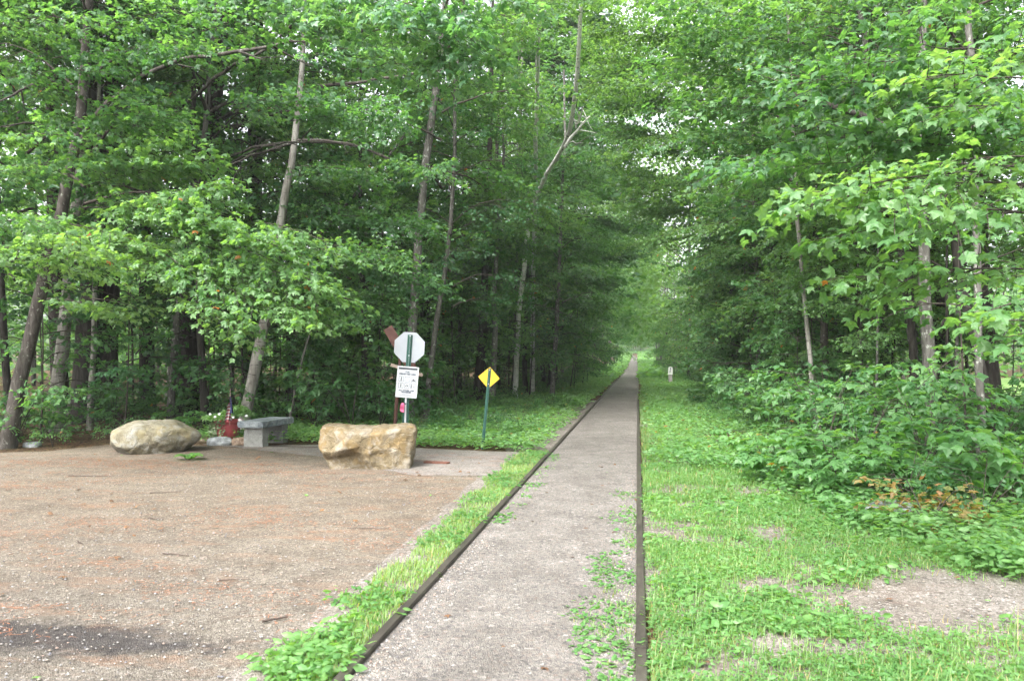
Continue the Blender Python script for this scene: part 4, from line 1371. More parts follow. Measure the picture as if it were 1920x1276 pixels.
def grass_cover(name, label, pts, hgt, seed, width=.006, mats=GRASS_MAT):
    r = np.random.default_rng(seed)
    P = np.asarray(pts, float)
    n = len(P)
    z = ground_z(P[:, 0], P[:, 1]) + .004
    a = r.uniform(0, 6.283, n)
    h = hgt * r.uniform(.4, 1.2, n)
    lean = r.uniform(.15, .9, n) * h
    w = width * r.uniform(.7, 1.3, n)
    sx, sy = -np.sin(a) * w / 2, np.cos(a) * w / 2
    lx, ly = np.cos(a) * lean, np.sin(a) * lean
    B = np.c_[P, z]
    v0 = B + np.c_[sx, sy, 0 * z]
    v1 = B - np.c_[sx, sy, 0 * z]
    mid = B + np.c_[lx * .35, ly * .35, h * .62]
    v2 = mid - np.c_[sx, sy, 0 * z] * .8
    v3 = mid + np.c_[sx, sy, 0 * z] * .8
    v4 = B + np.c_[lx, ly, h * .95]
    V = np.stack([v0, v1, v2, v3, v4], 1).reshape(-1, 3)
    o = (np.arange(n) * 5)[:, None]
    m = Mesh()
    m.add(V, np.concatenate([o + np.array((0, 1, 2)), o + np.array((0, 2, 3)), o + np.array((3, 2, 4))]), 0, True)
    return tag(m.build(name, mats), label, None, None, "stuff")


def vnoise(x, y, seed=0):
    xi, yi = np.floor(x).astype(np.int64), np.floor(y).astype(np.int64)
    fx, fy = x - xi, y - yi
    fx, fy = fx * fx * (3 - 2 * fx), fy * fy * (3 - 2 * fy)

    def h(i, j):
        n_ = (i * 374761393 + j * 668265263 + seed * 974634541) & 0x7fffffff
        n_ = ((n_ ^ (n_ >> 13)) * 1274126177) & 0x7fffffff
        return ((n_ ^ (n_ >> 16)) & 0xffff) / 65535.0
    return (h(xi, yi) * (1 - fx) + h(xi + 1, yi) * fx) * (1 - fy) + (h(xi, yi + 1) * (1 - fx) + h(xi + 1, yi + 1) * fx) * fy


def patchy(x, y, s, k=0.0):
    sd = int(k * 10) + 3
    return .55 * vnoise(x * s, y * s, sd) + .3 * vnoise(x * s * 2.3 + 7, y * s * 2.3, sd + 1) + .15 * vnoise(x * s * 5.1, y * s * 5.1 + 3, sd + 2)


def chance(v, lo, hi):
    """keeps a point the more surely the higher v lies between lo and hi"""
    return r.random(len(v)) < np.clip((v - lo) / (hi - lo), 0, 1)


def pick(r, n, x0, x1, y0, y1, ok, ypow=1.0):
    x = r.uniform(x0, x1, n)
    y = y0 + (y1 - y0) * r.random(n) ** ypow
    k = ok(x, y)
    return np.c_[x[k], y[k]]


r = np.random.default_rng(61)
strip_pts = np.array([ground_pt(*p)[:2] for p in LOT_PX[7:]])
strip_x = lambda y: np.interp(y, strip_pts[::-1][:, 1], strip_pts[::-1][:, 0])
side_y = lambda x: np.interp(x, [ground_pt(600, 834)[0], ground_pt(1012, 850)[0]], [ground_pt(600, 834)[1], ground_pt(1012, 850)[1]])

ok_strip = lambda x, y: (x > strip_x(y) - .12 + .3 * patchy(x, y, 4)) & (x < LX - .045)
g = pick(r, 60000, -2.6, LX, 3.2, 13.4, lambda x, y: ok_strip(x, y) & chance(patchy(x, y, 3.1, 2), .22, .5), 1.3)
grass_cover("grass", "short green grass strip along the outer side of the left rail", g, .06, 62)
g = pick(r, 2600, -2.6, LX, 3.2, 13.2, lambda x, y: ok_strip(x, y) & chance(patchy(x, y, 1.6, .7), .45, .62), 1.3)
herb_cover("clover", "broad leaved weeds growing in the grass strip by the left rail", g, .055, .09, .08, 5, CLOVER_MAT, 63)
g = pick(r, 700, -2.4, LX, 3.3, 5.1, lambda x, y: ok_strip(x, y) & chance(patchy(x, y, 2.2, 3.7), .35, .6))
herb_cover("plantain", "thick bright weeds at the near end of the grass strip", g, .062, .10, .09, 5, CLOVER_MAT, 64, OVAL, .6)


def bare_right(x, y):
    """below 1 where gravel shows through on the right"""
    a = np.array(ground_pt(1830, 1135)[:2])
    e = ((x - a[0]) / .95) ** 2 + ((y - a[1]) / .62) ** 2
    a2 = np.array(ground_pt(1560, 1215)[:2])
    e2 = ((x - a2[0]) / .5) ** 2 + ((y - a2[1]) / .2) ** 2
    return np.minimum(e, e2 + .7) + (patchy(x, y, 2.6, 1) - .5) * 2.2


XS_Y, XS_X = [4, 5.5, 6.4, 7.8, 10.5, 15, 26, 35, 50, 240], [6, 3.3, 2.7, 2.1, 1.75, 1.5, 1.7, 2.2, 2.7, 2.0]
bush_line = lambda y: np.interp(y, XS_Y, XS_X)
ok_right = lambda x, y: (x > RX + .045) & chance(bare_right(x, y), .55, 1.9) & chance(patchy(x, y, 2.4, 3.1), .28, .66) & (x < bush_line(y) + .8)
g = pick(r, 190000, .05, 5, 3.0, 11, ok_right, 1.2)
grass_cover("grass", "patchy green grass right of the right rail", g, .068, 65, .0055)
g = pick(r, 2600, .05, 5, 3.2, 11, ok_right, 1.2)
grass_cover("grass", "scattered taller grass stalks in the right grass", g, .19, 77, .005)
g = pick(r, 44000, .05, 5, 3.0, 12, ok_right, 1.2)
herb_cover("clover", "small leaved clover and weeds mixed in the right grass", g, .036, .06, .06, 4, CLOVER_MAT, 66)
g = pick(r, 3800, .15, 4, 3.4, 11, lambda x, y: ok_right(x, y) & chance(patchy(x, y, 1.9, 5), .45, .7), 1.2)
herb_cover("plantain", "larger flat weeds dotted over the right grass", g, .075, .09, .08, 6, CLOVER_MAT, 67)
# taller herbs along the right verge, towards the bank and down the trail
g = pick(r, 26000, .1, 5.2, 5.5, 75, lambda x, y: (x > np.where(y > 11.5, .18 + .3 * patchy(x, y, 1.2, 2), bush_line(y) - .25 + .8 * (patchy(x, y, 1.5, 2.4) - .5))) & (x < edge_r(y) + .5) & chance(bare_right(x, y), .8, 1.8) & chance(patchy(x, y, 1.3, 6.1), .2, .45), 2.0)
herb_cover("undergrowth", "low leafy herbs covering the verge right of the trail", g, .085, .27, .17, 6, LEAF_HERB, 68)
g = pick(r, 17000, -9, LX - .1, 13.2, 80, lambda x, y: (x > edge_l(y) - 1.0) & (y > side_y(x) + .08) & (x < LX - .12 - .25 * patchy(x, y, 1.5, 4)) & chance(patchy(x, y, 1.1, 6.7), .2, .42), 1.9)
herb_cover("undergrowth", "low leafy herbs covering the verge left of the trail", g, .085, .26, .17, 6, LEAF_HERB, 69)
g = pick(r, 14000, -5, 4, 60, 250, lambda x, y: ((x > RX + .5) & (x < edge_r(y) + 1)) | ((x < LX - .5) & (x > edge_l(y) - 1)), 1.2)
herb_cover("undergrowth", "pale herbs lining both sides of the far trail", g, .2, .4, .3, 4, LEAF_HERB, 70, LEAF_FAR)
g = pick(r, 9000, -22, 16, 236, 290, lambda x, y: (y > 250) | (x > .6) | (x < -5), 1.0)
herb_cover("undergrowth", "dim leafy cover where the trail ends among trees", g, .3, .8, .4, 4, LEAF_MAPLE, 75, LEAF_FAR)
g = pick(r, 9000, 3.5, 14, 9, 45, lambda x, y: x > edge_r(y) - .3, 1.3)
herb_cover("undergrowth", "leafy seedlings between the trunks right of the trail", g, .10, .45, .22, 4, LEAF_SHRUB, 76)
g = pick(r, 10000, -20, 12, 11, 45, lambda x, y: (x < edge_l(y) - .6) | (x > edge_r(y) + .4), 1.4)
herb_cover("undergrowth", "scattered dark seedlings on the forest floor", g, .09, .35, .2, 4, LEAF_DEEP, 71)
# grass at the right verge further off
g = pick(r, 50000, .05, 2.2, 9, 34, lambda x, y: (x > RX + .05) & (x < .9 + .9 * patchy(x, y, .8)) & chance(patchy(x, y, 1.6, 8.2), .25, .5) & chance(y, 8, 15), 1.5)
grass_cover("grass", "longer grass bordering the right rail farther down the trail", g, .10, 72, .010)
# weeds on the trail itself, by the rails
g = pick(r, 800, -.6, RX - .03, 3.6, 9.5, lambda x, y: (x > RX - .05 - .5 * patchy(x, y, 1.5, 3.7)) & chance(patchy(x, y, 2.4, 1.2), .47, .66))
g2 = pick(r, 500, LX + .04, -1.0, 7.5, 13, lambda x, y: (x < LX + .04 + .3 * patchy(x, y, .9, 1)) & chance(patchy(x, y, 2, 4), .45, .65))
herb_cover("weeds", "low weeds sprouting from the gravel beside the rails", np.vstack([g, g2]), .045, .03, .06, 5, CLOVER_MAT, 73)
g = pick(r, 6000, -.5, RX - .03, 3.4, 10, lambda x, y: (x > RX - .04 - .45 * patchy(x, y, 1.5, 3.7)) & chance(patchy(x, y, 2.6, .4), .48, .7))
grass_cover("grass", "thin grass sprouting in the gravel inside the right rail", g, .045, 74)


# loose stones
def pebbles(name, label, pts, smin, smax, mats, seed):
    r = np.random.default_rng(seed)
    n = len(pts)
    V0 = np.array([(1, 0, 0), (-1, 0, 0), (0, 1, 0), (0, -1, 0), (0, 0, .7), (0, 0, -.5)], float)
    F0 = np.array([(0, 2, 4), (2, 1, 4), (1, 3, 4), (3, 0, 4), (2, 0, 5), (1, 2, 5), (3, 1, 5), (0, 3, 5)])
    s = smin + (smax - smin) * r.random(n) ** 3
    V = V0[None] * (s[:, None, None] * r.uniform(.6, 1.2, (n, 6, 1)))
    a = r.uniform(0, 6.28, n)
    ca, sa = np.cos(a)[:, None], np.sin(a)[:, None]
    x, y = V[..., 0] * ca - V[..., 1] * sa, V[..., 0] * sa + V[..., 1] * ca
    V = np.stack([x + pts[:, 0:1], y + pts[:, 1:2], V[..., 2] + .014 + s[:, None] * .15], -1)
    m = Mesh()
    F = (F0[None] + (np.arange(n) * 6)[:, None, None]).reshape(-1, 3)
    nm = len(mats)
    mi = r.integers(0, nm, n)
    for k in range(nm):
        sel = np.repeat(mi == k, 8)
        if k == 0:
            m.add(V.reshape(-1, 3), F[sel], k, False)
            off = 0
        else:
            m.F.append((F[sel], k, False))
    return tag(m.build(name, mats), label, None, None, "stuff")


PEB = [plain("pebble_grey", (.16, .157, .16), .8, .3, 0, .3, 60), plain("pebble_tan", (.22, .195, .165), .8, .3, 0, .3, 60), plain("pebble_dark", (.09, .09, .10), .8, .3, 0, .3, 60), plain("pebble_brown", (.17, .14, .115), .8, .3, 0, .3, 60), plain("pebble_rough", (.19, .18, .17), .8, .3, 0, .3, 60), plain("pebble_pale", (.19, .187, .18), .8, .3, 0, .2, 60), plain("pebble_pink", (.21, .155, .13), .8, .3, 0, .3, 60)]
g = pick(r, 16000, LX + .04, RX - .04, 3.3, 11, lambda x, y: x == x, 1.9)
pebbles("gravel", "loose small stones on the trail surface", g, .003, .012, PEB, 81)
lot_ok = lambda x, y: (x < strip_x(np.clip(y, 3, 12.5)) - .05) & (x > -.95 * y - 1.5)
g = pick(r, 15000, -9, -1.4, 3.2, 11, lot_ok, 1.6)
pebbles("gravel", "loose small stones on the gravel lot", g, .003, .012, PEB, 82)
g = pick(r, 5000, .1, 4.5, 3.2, 7, lambda x, y: (bare_right(x, y) < 1.25) | (r.random(len(x)) < .12), 1.3)
pebbles("gravel", "loose small stones on the bare patch right of the trail", g, .003, .014, PEB, 83)

# fallen leaves, litter of needles and twigs on the lot
LITTER = leaf_material("dead_leaf", [(.055, .035, .022), (.12, .065, .035), (.22, .12, .05)], (1, 1, 1), .1, .7, .2, odd=(.12, (.10, .22, .04)))
g = np.vstack([pick(r, 420, -9, -1.6, 3.4, 13, lambda x, y: lot_ok(x, y) & chance(patchy(x, y, .8, 4.4), .35, .8), 1.2), pick(r, 60, .2, 4, 3.2, 7, lambda x, y: x == x), pick(r, 25, LX, RX, 3.5, 12, lambda x, y: x == x)])
m = Mesh()
n = len(g)
a = r.uniform(0, 6.28, n)
add_leaves(m, np.c_[g, np.full(n, .026)], np.c_[np.cos(a), np.sin(a), r.uniform(-.1, .15, n)], np.array((0, 0, 1.)) + r.normal(0, .25, (n, 3)), r.uniform(.02, .07, n), MAPLE_FINE)
tag(m.build("fallen_leaves", LITTER), "dead brown and orange leaves lying about on the gravel", None, None, "stuff")
g = pick(r, 1900, -10, -1.6, 3.4, 13, lambda x, y: lot_ok(x, y) & chance(patchy(x, y, .9, 5.5), .3, .7), 1.1)
n = len(g)
a = r.normal(.1, .7, n)
m = Mesh()
add_leaves(m, np.c_[g, np.full(n, .016)], np.c_[np.cos(a), np.sin(a), r.uniform(-.02, .06, n)], np.array((0, 0, 1.)) + r.normal(0, .2, (n, 3)), r.uniform(.04, .13, n), (np.array([(-.02, 0, 0), (.02, 0, 0), (.035, .5, .03), (.015, 1, 0), (-.015, 1, 0), (-.0, .5, .03)]), np.array([(0, 1, 2), (0, 2, 5), (5, 2, 3), (5, 3, 4)])))
tag(m.build("twig_litter", DEADWOOD), "scraps of dark twig and bark scattered on the gravel lot", None, None, "stuff")
NEEDLE_MAT = plain("dead_needle", (.24, .10, .05), .8, .2, 0, .3, 40)
g = pick(r, 60000, -11, -1.6, 4.0, 13.5, lambda x, y: lot_ok(x, y) & (patchy(x * .6, y * 1.6, .9, 2.2) + .25 * r.random(len(x)) > .82), 1.0)
n = len(g)
a = r.uniform(0, 6.28, n)
m = Mesh()
add_leaves(m, np.c_[g, np.full(n, .012)], np.c_[np.cos(a), np.sin(a), r.uniform(0, .08, n)], np.tile((0, 0, 1.), (n, 1)), r.uniform(.05, .09, n), (NEEDLE[0] * np.array((.35, 1, 1)), NEEDLE[1]))
tag(m.build("pine_needles", NEEDLE_MAT), "reddish fallen pine needles drifted across the gravel lot", None, None, "stuff")


def stick(px, py, L, ang, rad, label, seed):
    rr = np.random.default_rng(seed)
    p = ground_pt(px, py)
    t = np.linspace(-.5, .5, 7)
    q = np.c_[np.cos(ang) * t * L, np.sin(ang) * t * L, np.full(7, rad + .012)]
    q[1:-1] += rr.normal(0, L * .018, (5, 3)) * np.array((1, 1, .25))
    m = Mesh()
    tube(m, q, np.linspace(rad, rad * .5, 7), 6, 0, True, rr, .15)
    tag(m.build("stick", DEADWOOD, None, (p[0], p[1], 0)), label, "stick", "sticks lying on the gravel lot")


stick(516, 1166, .16, .75, .009, "short dark stick lying near the clover at the front of the lot", 1)
stick(330, 1043, .26, -.15, .006, "thin straight twig lying in the middle of the gravel lot", 2)
stick(165, 894, .55, .1, .007, "long thin twig lying below the left boulder", 3)
stick(310, 925, .34, .5, .006, "thin twig angled up to the right in the upper part of the lot", 4)
stick(690, 993, .4, .12, .004, "long thin twig lying flat near the grass strip", 5)
stick(440, 1090, .22, .3, .004, "thin dark twig beside an orange leaf in the lot", 6)
stick(292, 975, .2, -.2, .007, "small dark stick at the centre of the gravel lot", 7)
stick(150, 1020, .15, -.7, .006, "small grey twig near the left side of the lot", 8)

# ------------------------------------------------------------------ boulders and stones
def bake_rock(name, mat, label, cat, loc, rotz, half, planes, seed, rough=.035, levels=6, group=None, power=2.6, shape=None):
    import bmesh
    bm = bmesh.new()
    bmesh.ops.create_icosphere(bm, subdivisions=levels, radius=1.0)
    sv = Vector((seed * 3.1, seed * 1.7, seed * .9))
    for v in bm.verts:
        c = v.co.copy()
        k = (abs(c.x) ** power + abs(c.y) ** power + abs(c.z) ** power) ** (-1 / power)
        c *= k
        for nx_, ny_, nz_, d in planes:
            nn = Vector((nx_, ny_, nz_)).normalized()
            dd = c.dot(nn) + .04 * mnoise.noise(c * 2.2 + sv + nn * 4)
            if dd > d - .10:                              # rounded over, not cut off sharp
                q_ = dd - d + .10
                c -= nn * (q_ - .10 * (1 - math.exp(-q_ / .10)))
        if shape:
            c = Vector(shape(c.x, c.y, c.z))
        p = Vector((c.x * half[0], c.y * half[1], c.z * half[2]))
        f = mnoise.fractal(p * 5.0 + sv, 0.75, 2.1, 6) * rough * .7 + (mnoise.ridged_multi_fractal(p * 3.4 + sv, .8, 2.2, 5, 1.0, 1.6) - 1.2) * rough * .28
        cell = mnoise.voronoi(p * 3.2 + sv)[0]
        f += (cell[0] - .35) * rough * .35
        v.co = p + c.normalized() * f
    me = bpy.data.meshes.new(name)
    bm.to_mesh(me)
    bm.free()
    me.materials.append(mat)
    me.polygons.foreach_set("use_smooth", [True] * len(me.polygons))
    o = link(name, me, None, loc, (0, 0, rotz))
    return tag(o, label, cat, group)


def face_yaw(px):
    return YAW - math.atan((px - 960) / F_PX)


p = ground_pt(687, 877)


def block_shape(x, y, z):
    top = .06 * (x + .1) ** 2 * 2 - .05 * x - .02                       # a shallow saddle along the top
    if z > 0:
        z = z * (.93 + top)
    x = x + .05 * z - .015
    if y < 0:                                             # the hollow under the front left
        e = -.05 - .35 * z
        k = max(0, min(1, (e - x) / .22)) * max(0, min(1, (.35 - z + .3 * x) / .3))
        y = y + .40 * k
    return x, y, z


bake_rock("boulder", ROCK_TAN, "big tan flat topped boulder in front of the octagonal sign post", "boulder", (p[0], p[1] + .1, .215), face_yaw(680), (.725, .42, .43),
          [(-1, 0, -.40, .86), (1, -.1, -.04, .95), (.55, -.8, .1, 1.06), (-.6, -.75, .2, 1.0), (0, -.5, .9, 1.16), (.0, -1, -.12, .86)], 3, .035, 6, None, 7.0, block_shape)
p = ground_pt(287, 848)
bake_rock("boulder", ROCK_PALE, "pale long boulder with a pointed right end, left of the red pot", "boulder", (p[0], p[1] + .1, .20), face_yaw(287), (.715, .45, .37),
          [(-.03, -.12, 1, .80), (-.05, -.55, .9, .90), (.66, -.05, .75, .84), (-.62, -.1, .8, .92), (0, -1, -.55, .84), (.85, -.1, -.62, .80), (-.8, -.2, -.62, .86), (.4, -.95, .0, .98), (.5, -.8, -.55, .86), (-.35, -.9, .25, .97)], 8, .035, 6, None, 6.0)
p = ground_pt(412, 834)
bake_rock("stone", ROCK_GREY, "small pale grey stone in front of the red pot", "stone", (p[0], p[1], .05), face_yaw(412) - .25, (.23, .15, .115), [(0, -.2, 1, .75), (.5, -.5, .6, .85)], 12, .014, 4, "small stones at the foot of the red pot")
p = ground_pt(452, 834)
bake_rock("stone", ROCK_BROWN, "small brown stone between the red pot and the bench leg", "stone", (p[0], p[1] + .05, .05), face_yaw(452), (.19, .14, .115), [(0, -.1, 1, .7), (0, -1, .1, .8)], 15, .012, 4, "small stones at the foot of the red pot")
p = ground_pt(376, 827)
bake_rock("stone", ROCK_BROWN, "flat brown stone half sunk between the left boulder and the grey stone", "stone", (p[0], p[1], .02), face_yaw(376), (.22, .16, .09), [(0, -.1, 1, .7)], 17, .012, 4, "small stones at the foot of the red pot")
p = ground_pt(1680, 985)
bake_rock("stone", ROCK_GREY, "grey rock half hidden in the weeds on the right", "stone", (p[0], p[1] + .1, .06), .2, (.26, .2, .17), [(-.1, -.2, 1, .75), (.8, -.5, .2, .8), (-.3, -1, .1, .8)], 21, .02, 4)
p = ground_pt(55, 842)
bake_rock("stone", ROCK_GREY, "small pale stone at the foot of the mottled maple, far left", "stone", (p[0] - .2, p[1] + .3, .03), 0, (.16, .12, .1), [(0, 0, 1, .7)], 25, .012, 4)

# ------------------------------------------------------------------ granite bench
def rough_slab(m, lx, ly, lz, r, jag=.012, nx_=14, ny_=6, nz_=3):
    """a quarried block: split faces on the sides, flat top; centred on x, y, from z = 0"""
    idx = {}
    V, F = [], []

    def vid(i, j, k):
        key = (i, j, k)
        if key not in idx:
            x, y, z = lx * (i / nx_ - .5), ly * (j / ny_ - .5), lz * k / nz_
            if i in (0, nx_):
                x += r.normal(0, jag)
            if j in (0, ny_):
                y += r.normal(0, jag)
            if k in (0, nz_):
                z += r.normal(0, jag * .06)
            idx[key] = len(V)
            V.append((x, y, z))
        return idx[key]
    for i in range(nx_):
        for j in range(ny_):
            F.append((vid(i, j, nz_), vid(i + 1, j, nz_), vid(i + 1, j + 1, nz_), vid(i, j + 1, nz_)))
            F.append((vid(i, j, 0), vid(i, j + 1, 0), vid(i + 1, j + 1, 0), vid(i + 1, j, 0)))
    for i in range(nx_):
        for k in range(nz_):
            F.append((vid(i, 0, k), vid(i + 1, 0, k), vid(i + 1, 0, k + 1), vid(i, 0, k + 1)))
            F.append((vid(i, ny_, k), vid(i, ny_, k + 1), vid(i + 1, ny_, k + 1), vid(i + 1, ny_, k)))
    for j in range(ny_):
        for k in range(nz_):
            F.append((vid(0, j, k), vid(0, j, k + 1), vid(0, j + 1, k + 1), vid(0, j + 1, k)))
            F.append((vid(nx_, j, k), vid(nx_, j + 1, k), vid(nx_, j + 1, k + 1), vid(nx_, j, k + 1)))
    m.add(np.array(V), np.array(F), 0, False)


# the bench runs away from the camera: near leg at (480, 838), far leg at (518, 832)
pa, pb = ground_pt(480, 837), ground_pt(518, 829)
mid = (pa + pb) / 2
dirb = pb - pa
ang = math.radians(62) + face_yaw(500)
ang = math.atan2(dirb[1], dirb[0])
bench = thing("stone_bench", "grey granite bench with two block legs beside the red flower pot", "bench", (mid[0], mid[1], 0), ang)
rr = np.random.default_rng(31)
L_leg = float(np.linalg.norm(dirb))
for s in (-1, 1):
    m = Mesh()
    rough_slab(m, .20, .37, .37, rr, .003, 4, 6, 6)
    m.build("leg", GRANITE_LEG, bench, (s * L_leg / 2, 0, -.01))
m = Mesh()
rough_slab(m, L_leg + .42, .50, .11, rr, .006, 22, 9, 4)
m.build("seat_slab", GRANITE_TOP, bench, (0.0, 0, .362))

# ------------------------------------------------------------------ flower pot with plants and a small flag
p = ground_pt(427, 827)
pot = thing("flower_pot", "round red flower pot with white flowers and trailing ivy", "flower pot", (p[0], p[1], 0))
pot.scale = (.98, .98, 1.0)
prof = [(.0, .0), (.13, .0), (.15, .01), (.195, .10), (.225, .2), (.235, .29), (.235, .30), (.228, .305), (.232, .36), (.236, .365), (.268, .37), (.272, .40), (.268, .415), (.245, .415), (.235, .36), (.0, .36)]


def lathe(m, prof, n=28, mat=0):
    a = np.linspace(0, 2 * math.pi, n, endpoint=False)
    V = np.array([[r_ * math.cos(t), r_ * math.sin(t), z] for r_, z in prof for t in a])
    i = np.arange(len(prof) - 1)[:, None] * n
    j = np.arange(n)[None]
    k = (j + 1) % n
    m.add(V, np.stack([i + j, i + k, i + n + k, i + n + j], -1).reshape(-1, 4), mat, True)


m = Mesh()
lathe(m, prof)
m.build("pot", RED_POT, pot)
m = Mesh()
a = np.linspace(0, 2 * math.pi, 20, endpoint=False)
m.ngon(np.c_[np.cos(a) * .235, np.sin(a) * .235, np.full(20, .375)])
m.build("soil", POT_SOIL, pot)
rr = np.random.default_rng(33)
vis = face_yaw(430)
POT_LEAF = leaf_material("pot_leaf", [(.09, .19, .06), (.14, .25, .09), (.22, .31, .17)], fac=.35)
IVY_LEAF = leaf_material("ivy_leaf", [(.07, .13, .06), (.15, .2, .11), (.27, .28, .17)], fac=.2)
n = 1500
a = rr.uniform(0, 6.28, n)
q = rr.random(n) ** .6 * .46
right = np.clip(np.cos(a - vis) * q / .3 + .5, 0, 1)          # the mound stands taller on the right
dome = np.sqrt(np.clip(1 - (q / .48) ** 2, 0, 1))
hz = .415 + dome * (.08 + .17 * right) * rr.uniform(.45, 1.1, n) + .03
m = Mesh()
add_leaves(m, np.c_[np.cos(a) * q, np.sin(a) * q, hz], np.c_[np.cos(a), np.sin(a), rr.uniform(-.6, .5, n)], np.array((0, 0, 1.)) + np.c_[np.cos(a) * .5, np.sin(a) * .5, 0 * a] + rr.normal(0, .45, (n, 3)), rr.uniform(.045, .09, n), OVAL)
m.build("foliage", POT_LEAF, pot)
m = Mesh()
for i in range(9):                                        # ivy trailing over the left front
    aa = vis - math.pi * .5 - .25 - i * .17
    L = rr.uniform(.22, .36)
    t = np.linspace(0, 1, 10)
    o_ = .25 + .08 * np.sin(t * 2.2)
    pts = np.c_[np.cos(aa) * o_, np.sin(aa) * o_, .43 - L * t ** 1.3] + rr.normal(0, .008, (10, 3))
    tube(m, pts, .003, 3, 1, False)
    k = 24
    ti = rr.uniform(0, 1, k)
    P_ = np.stack([np.interp(ti, t, pts[:, c]) for c in range(3)], 1) + rr.normal(0, .018, (k, 3))
    D_ = np.c_[np.cos(aa) + rr.normal(0, .6, k), np.sin(aa) + rr.normal(0, .6, k), rr.uniform(-1, .1, k)]
    add_leaves(m, P_, D_, np.c_[np.full(k, math.cos(aa)), np.full(k, math.sin(aa)), np.full(k, .5)] + rr.normal(0, .3, (k, 3)), rr.uniform(.03, .055, k), MAPLE_FINE)
m.build("ivy", [IVY_LEAF, BARK_TWIG], pot)
m = Mesh()
for k in range(6):
    aa = k * 1.047
    add_leaves(m, [(0, 0, 0)], [(math.cos(aa), math.sin(aa), .25)], [(0, 0, 1)], .03, (OVAL[0] * np.array((1.5, 1, 1)), OVAL[1]))
fl = m.data("flower", PETAL)
for (px, py, dd) in ((394, 776, -.42), (449, 787, -.30), (437, 782, -.36), (403, 781, -.45), (411, 776, -.40), (462, 779, -.40), (452, 789, -.26)):
    q = at(px, py, 14.8 + dd)
    link("flower", fl, pot, tuple((q - np.array(pot.location)) / np.array((.98, .98, 1.0))), (math.radians(55), 0, face_yaw(px)), .95)

fp = at(431, 775, 14.75)
flag = thing("small_flag", "small furled flag with stars and stripes on a thin stick in the red pot", "flag", (fp[0], fp[1], .36), face_yaw(431))
m = Mesh()
tube(m, [(0, 0, 0), (0, 0, .4), (.004, 0, .68)], .005, 6)
m.build("pole", PALEWOOD, flag)


def drape(name, mat_rows, x0, x1, zt, zb, top_w, seed):
    """cloth hanging in folds from the stick"""
    r = np.random.default_rng(seed)
    nz, nu = 22, 18
    V = []
    for i in range(nz + 1):
        f = i / nz
        for j in range(nu + 1):
            u = j / nu
            w = top_w + (1 - top_w) * f ** .8
            x = (x0 + (x1 - x0) * u) * w
            y = -.02 - .03 * f * math.sin(u * 9 + seed + f * 2) - .012 * math.sin(u * 17 + f * 5)
            z = zt + (zb - zt) * (f - .08 * math.sin(u * 3.1) * f)
            V.append((x, y, z))
    m = Mesh()
    for i in range(nz):
        for j in range(nu):
            a_ = i * (nu + 1) + j
            m.add(np.array([V[a_], V[a_ + 1], V[a_ + nu + 2], V[a_ + nu + 1]]), [(3, 2, 1, 0)], mat_rows(i, j), True)
    return m


m = drape("stripes", lambda i, j: (i // 2) % 2, -.10, .035, .42, .05, .2, 1)
m.build("striped_cloth", [FLAG_RED, FLAG_WHITE], flag)
m = drape("stars", lambda i, j: 1 if (i % 3 == 1 and j % 4 == (1 if (i // 3) % 2 else 3)) else 0, -.012, .07, .53, .20, .15, 2)
m.build("star_field", [FLAG_BLUE, FLAG_WHITE], flag, (0, -.012, 0))


# ------------------------------------------------------------------ signs
def channel_post(m, L, w=.045, d=.03):
    """hat section post, flange side away from the camera"""
    prof = np.array([(-w / 2 - .016, d), (-w / 2 - .016, d - .004), (-w / 2, d - .004), (-w / 4, 0), (w / 4, 0), (w / 2, d - .004), (w / 2 + .016, d - .004), (w / 2 + .016, d), (w / 2 - .003, d), (w / 4 - .003, .004), (-w / 4 + .003, .004), (-w / 2 + .003, d)])
    n = len(prof)
    V = np.array([(x, y, z) for z in (0, L) for x, y in prof])
    j = np.arange(n)
    k = (j + 1) % n
    m.add(V, np.stack([j, k, n + k, n + j], -1), 0, False)
    m.ngon(V[n:])
    m.ngon(V[:n][::-1])


def holes(m, z0, z1, y, step=.05, r_=.006):
    a = np.linspace(0, 2 * math.pi, 8, endpoint=False)
    for z in np.arange(z0, z1, step):
        m.ngon(np.c_[np.cos(a) * r_, np.full(8, y), z + np.sin(a) * r_])


def bolt(root, z, y, mat):
    m = Mesh()
    tube(m, [(0, y, z), (0, y - .012, z)], .011, 8)
    m.build("bolt", mat, root)


# octagonal sign seen from behind, on a green channel post
D_S = 12.7
p = at(757, 812, D_S)
top = at(768.5, 627, D_S)
stop = thing("octagonal_sign", "white back of an octagonal road sign on a green perforated post", "sign", (p[0], p[1], 0), face_yaw(762))
# the post leans: foot straight below, top to the right
foot = at(754.5, 859, D_S)
foot[2] = 0
stop.location = tuple(foot)
Lp = float(np.linalg.norm(top - foot))
stop.rotation_euler = (0, math.atan2((top - foot) @ RGT, top[2]), face_yaw(762))
m = Mesh()
channel_post(m, Lp + .25, .05, .032)
m.build("post", GREEN_POST, stop, (0, 0, -.25))
m = Mesh()
R8 = .245 / math.cos(math.pi / 8)
a = np.arange(8) * math.pi / 4 + math.pi / 8
o8 = np.c_[np.cos(a) * R8, np.sin(a) * R8]
zc = Lp - .205
for yy, rev in ((.036, False), (.039, True)):
    V = np.c_[o8[:, 0], np.full(8, yy), o8[:, 1] + zc]
    m.ngon(V if not rev else V[::-1])
V = np.concatenate([np.c_[o8[:, 0], np.full(8, .036), o8[:, 1] + zc], np.c_[o8[:, 0], np.full(8, .039), o8[:, 1] + zc]])
j = np.arange(8)
m.add(V, np.stack([j, j + 8, (j + 1) % 8 + 8, (j + 1) % 8], -1), 0, False)
m.build("sign_panel", ALUMINIUM, stop)
m = Mesh()
holes(m, Lp - .5, Lp - .03, -.002, .032, .005)
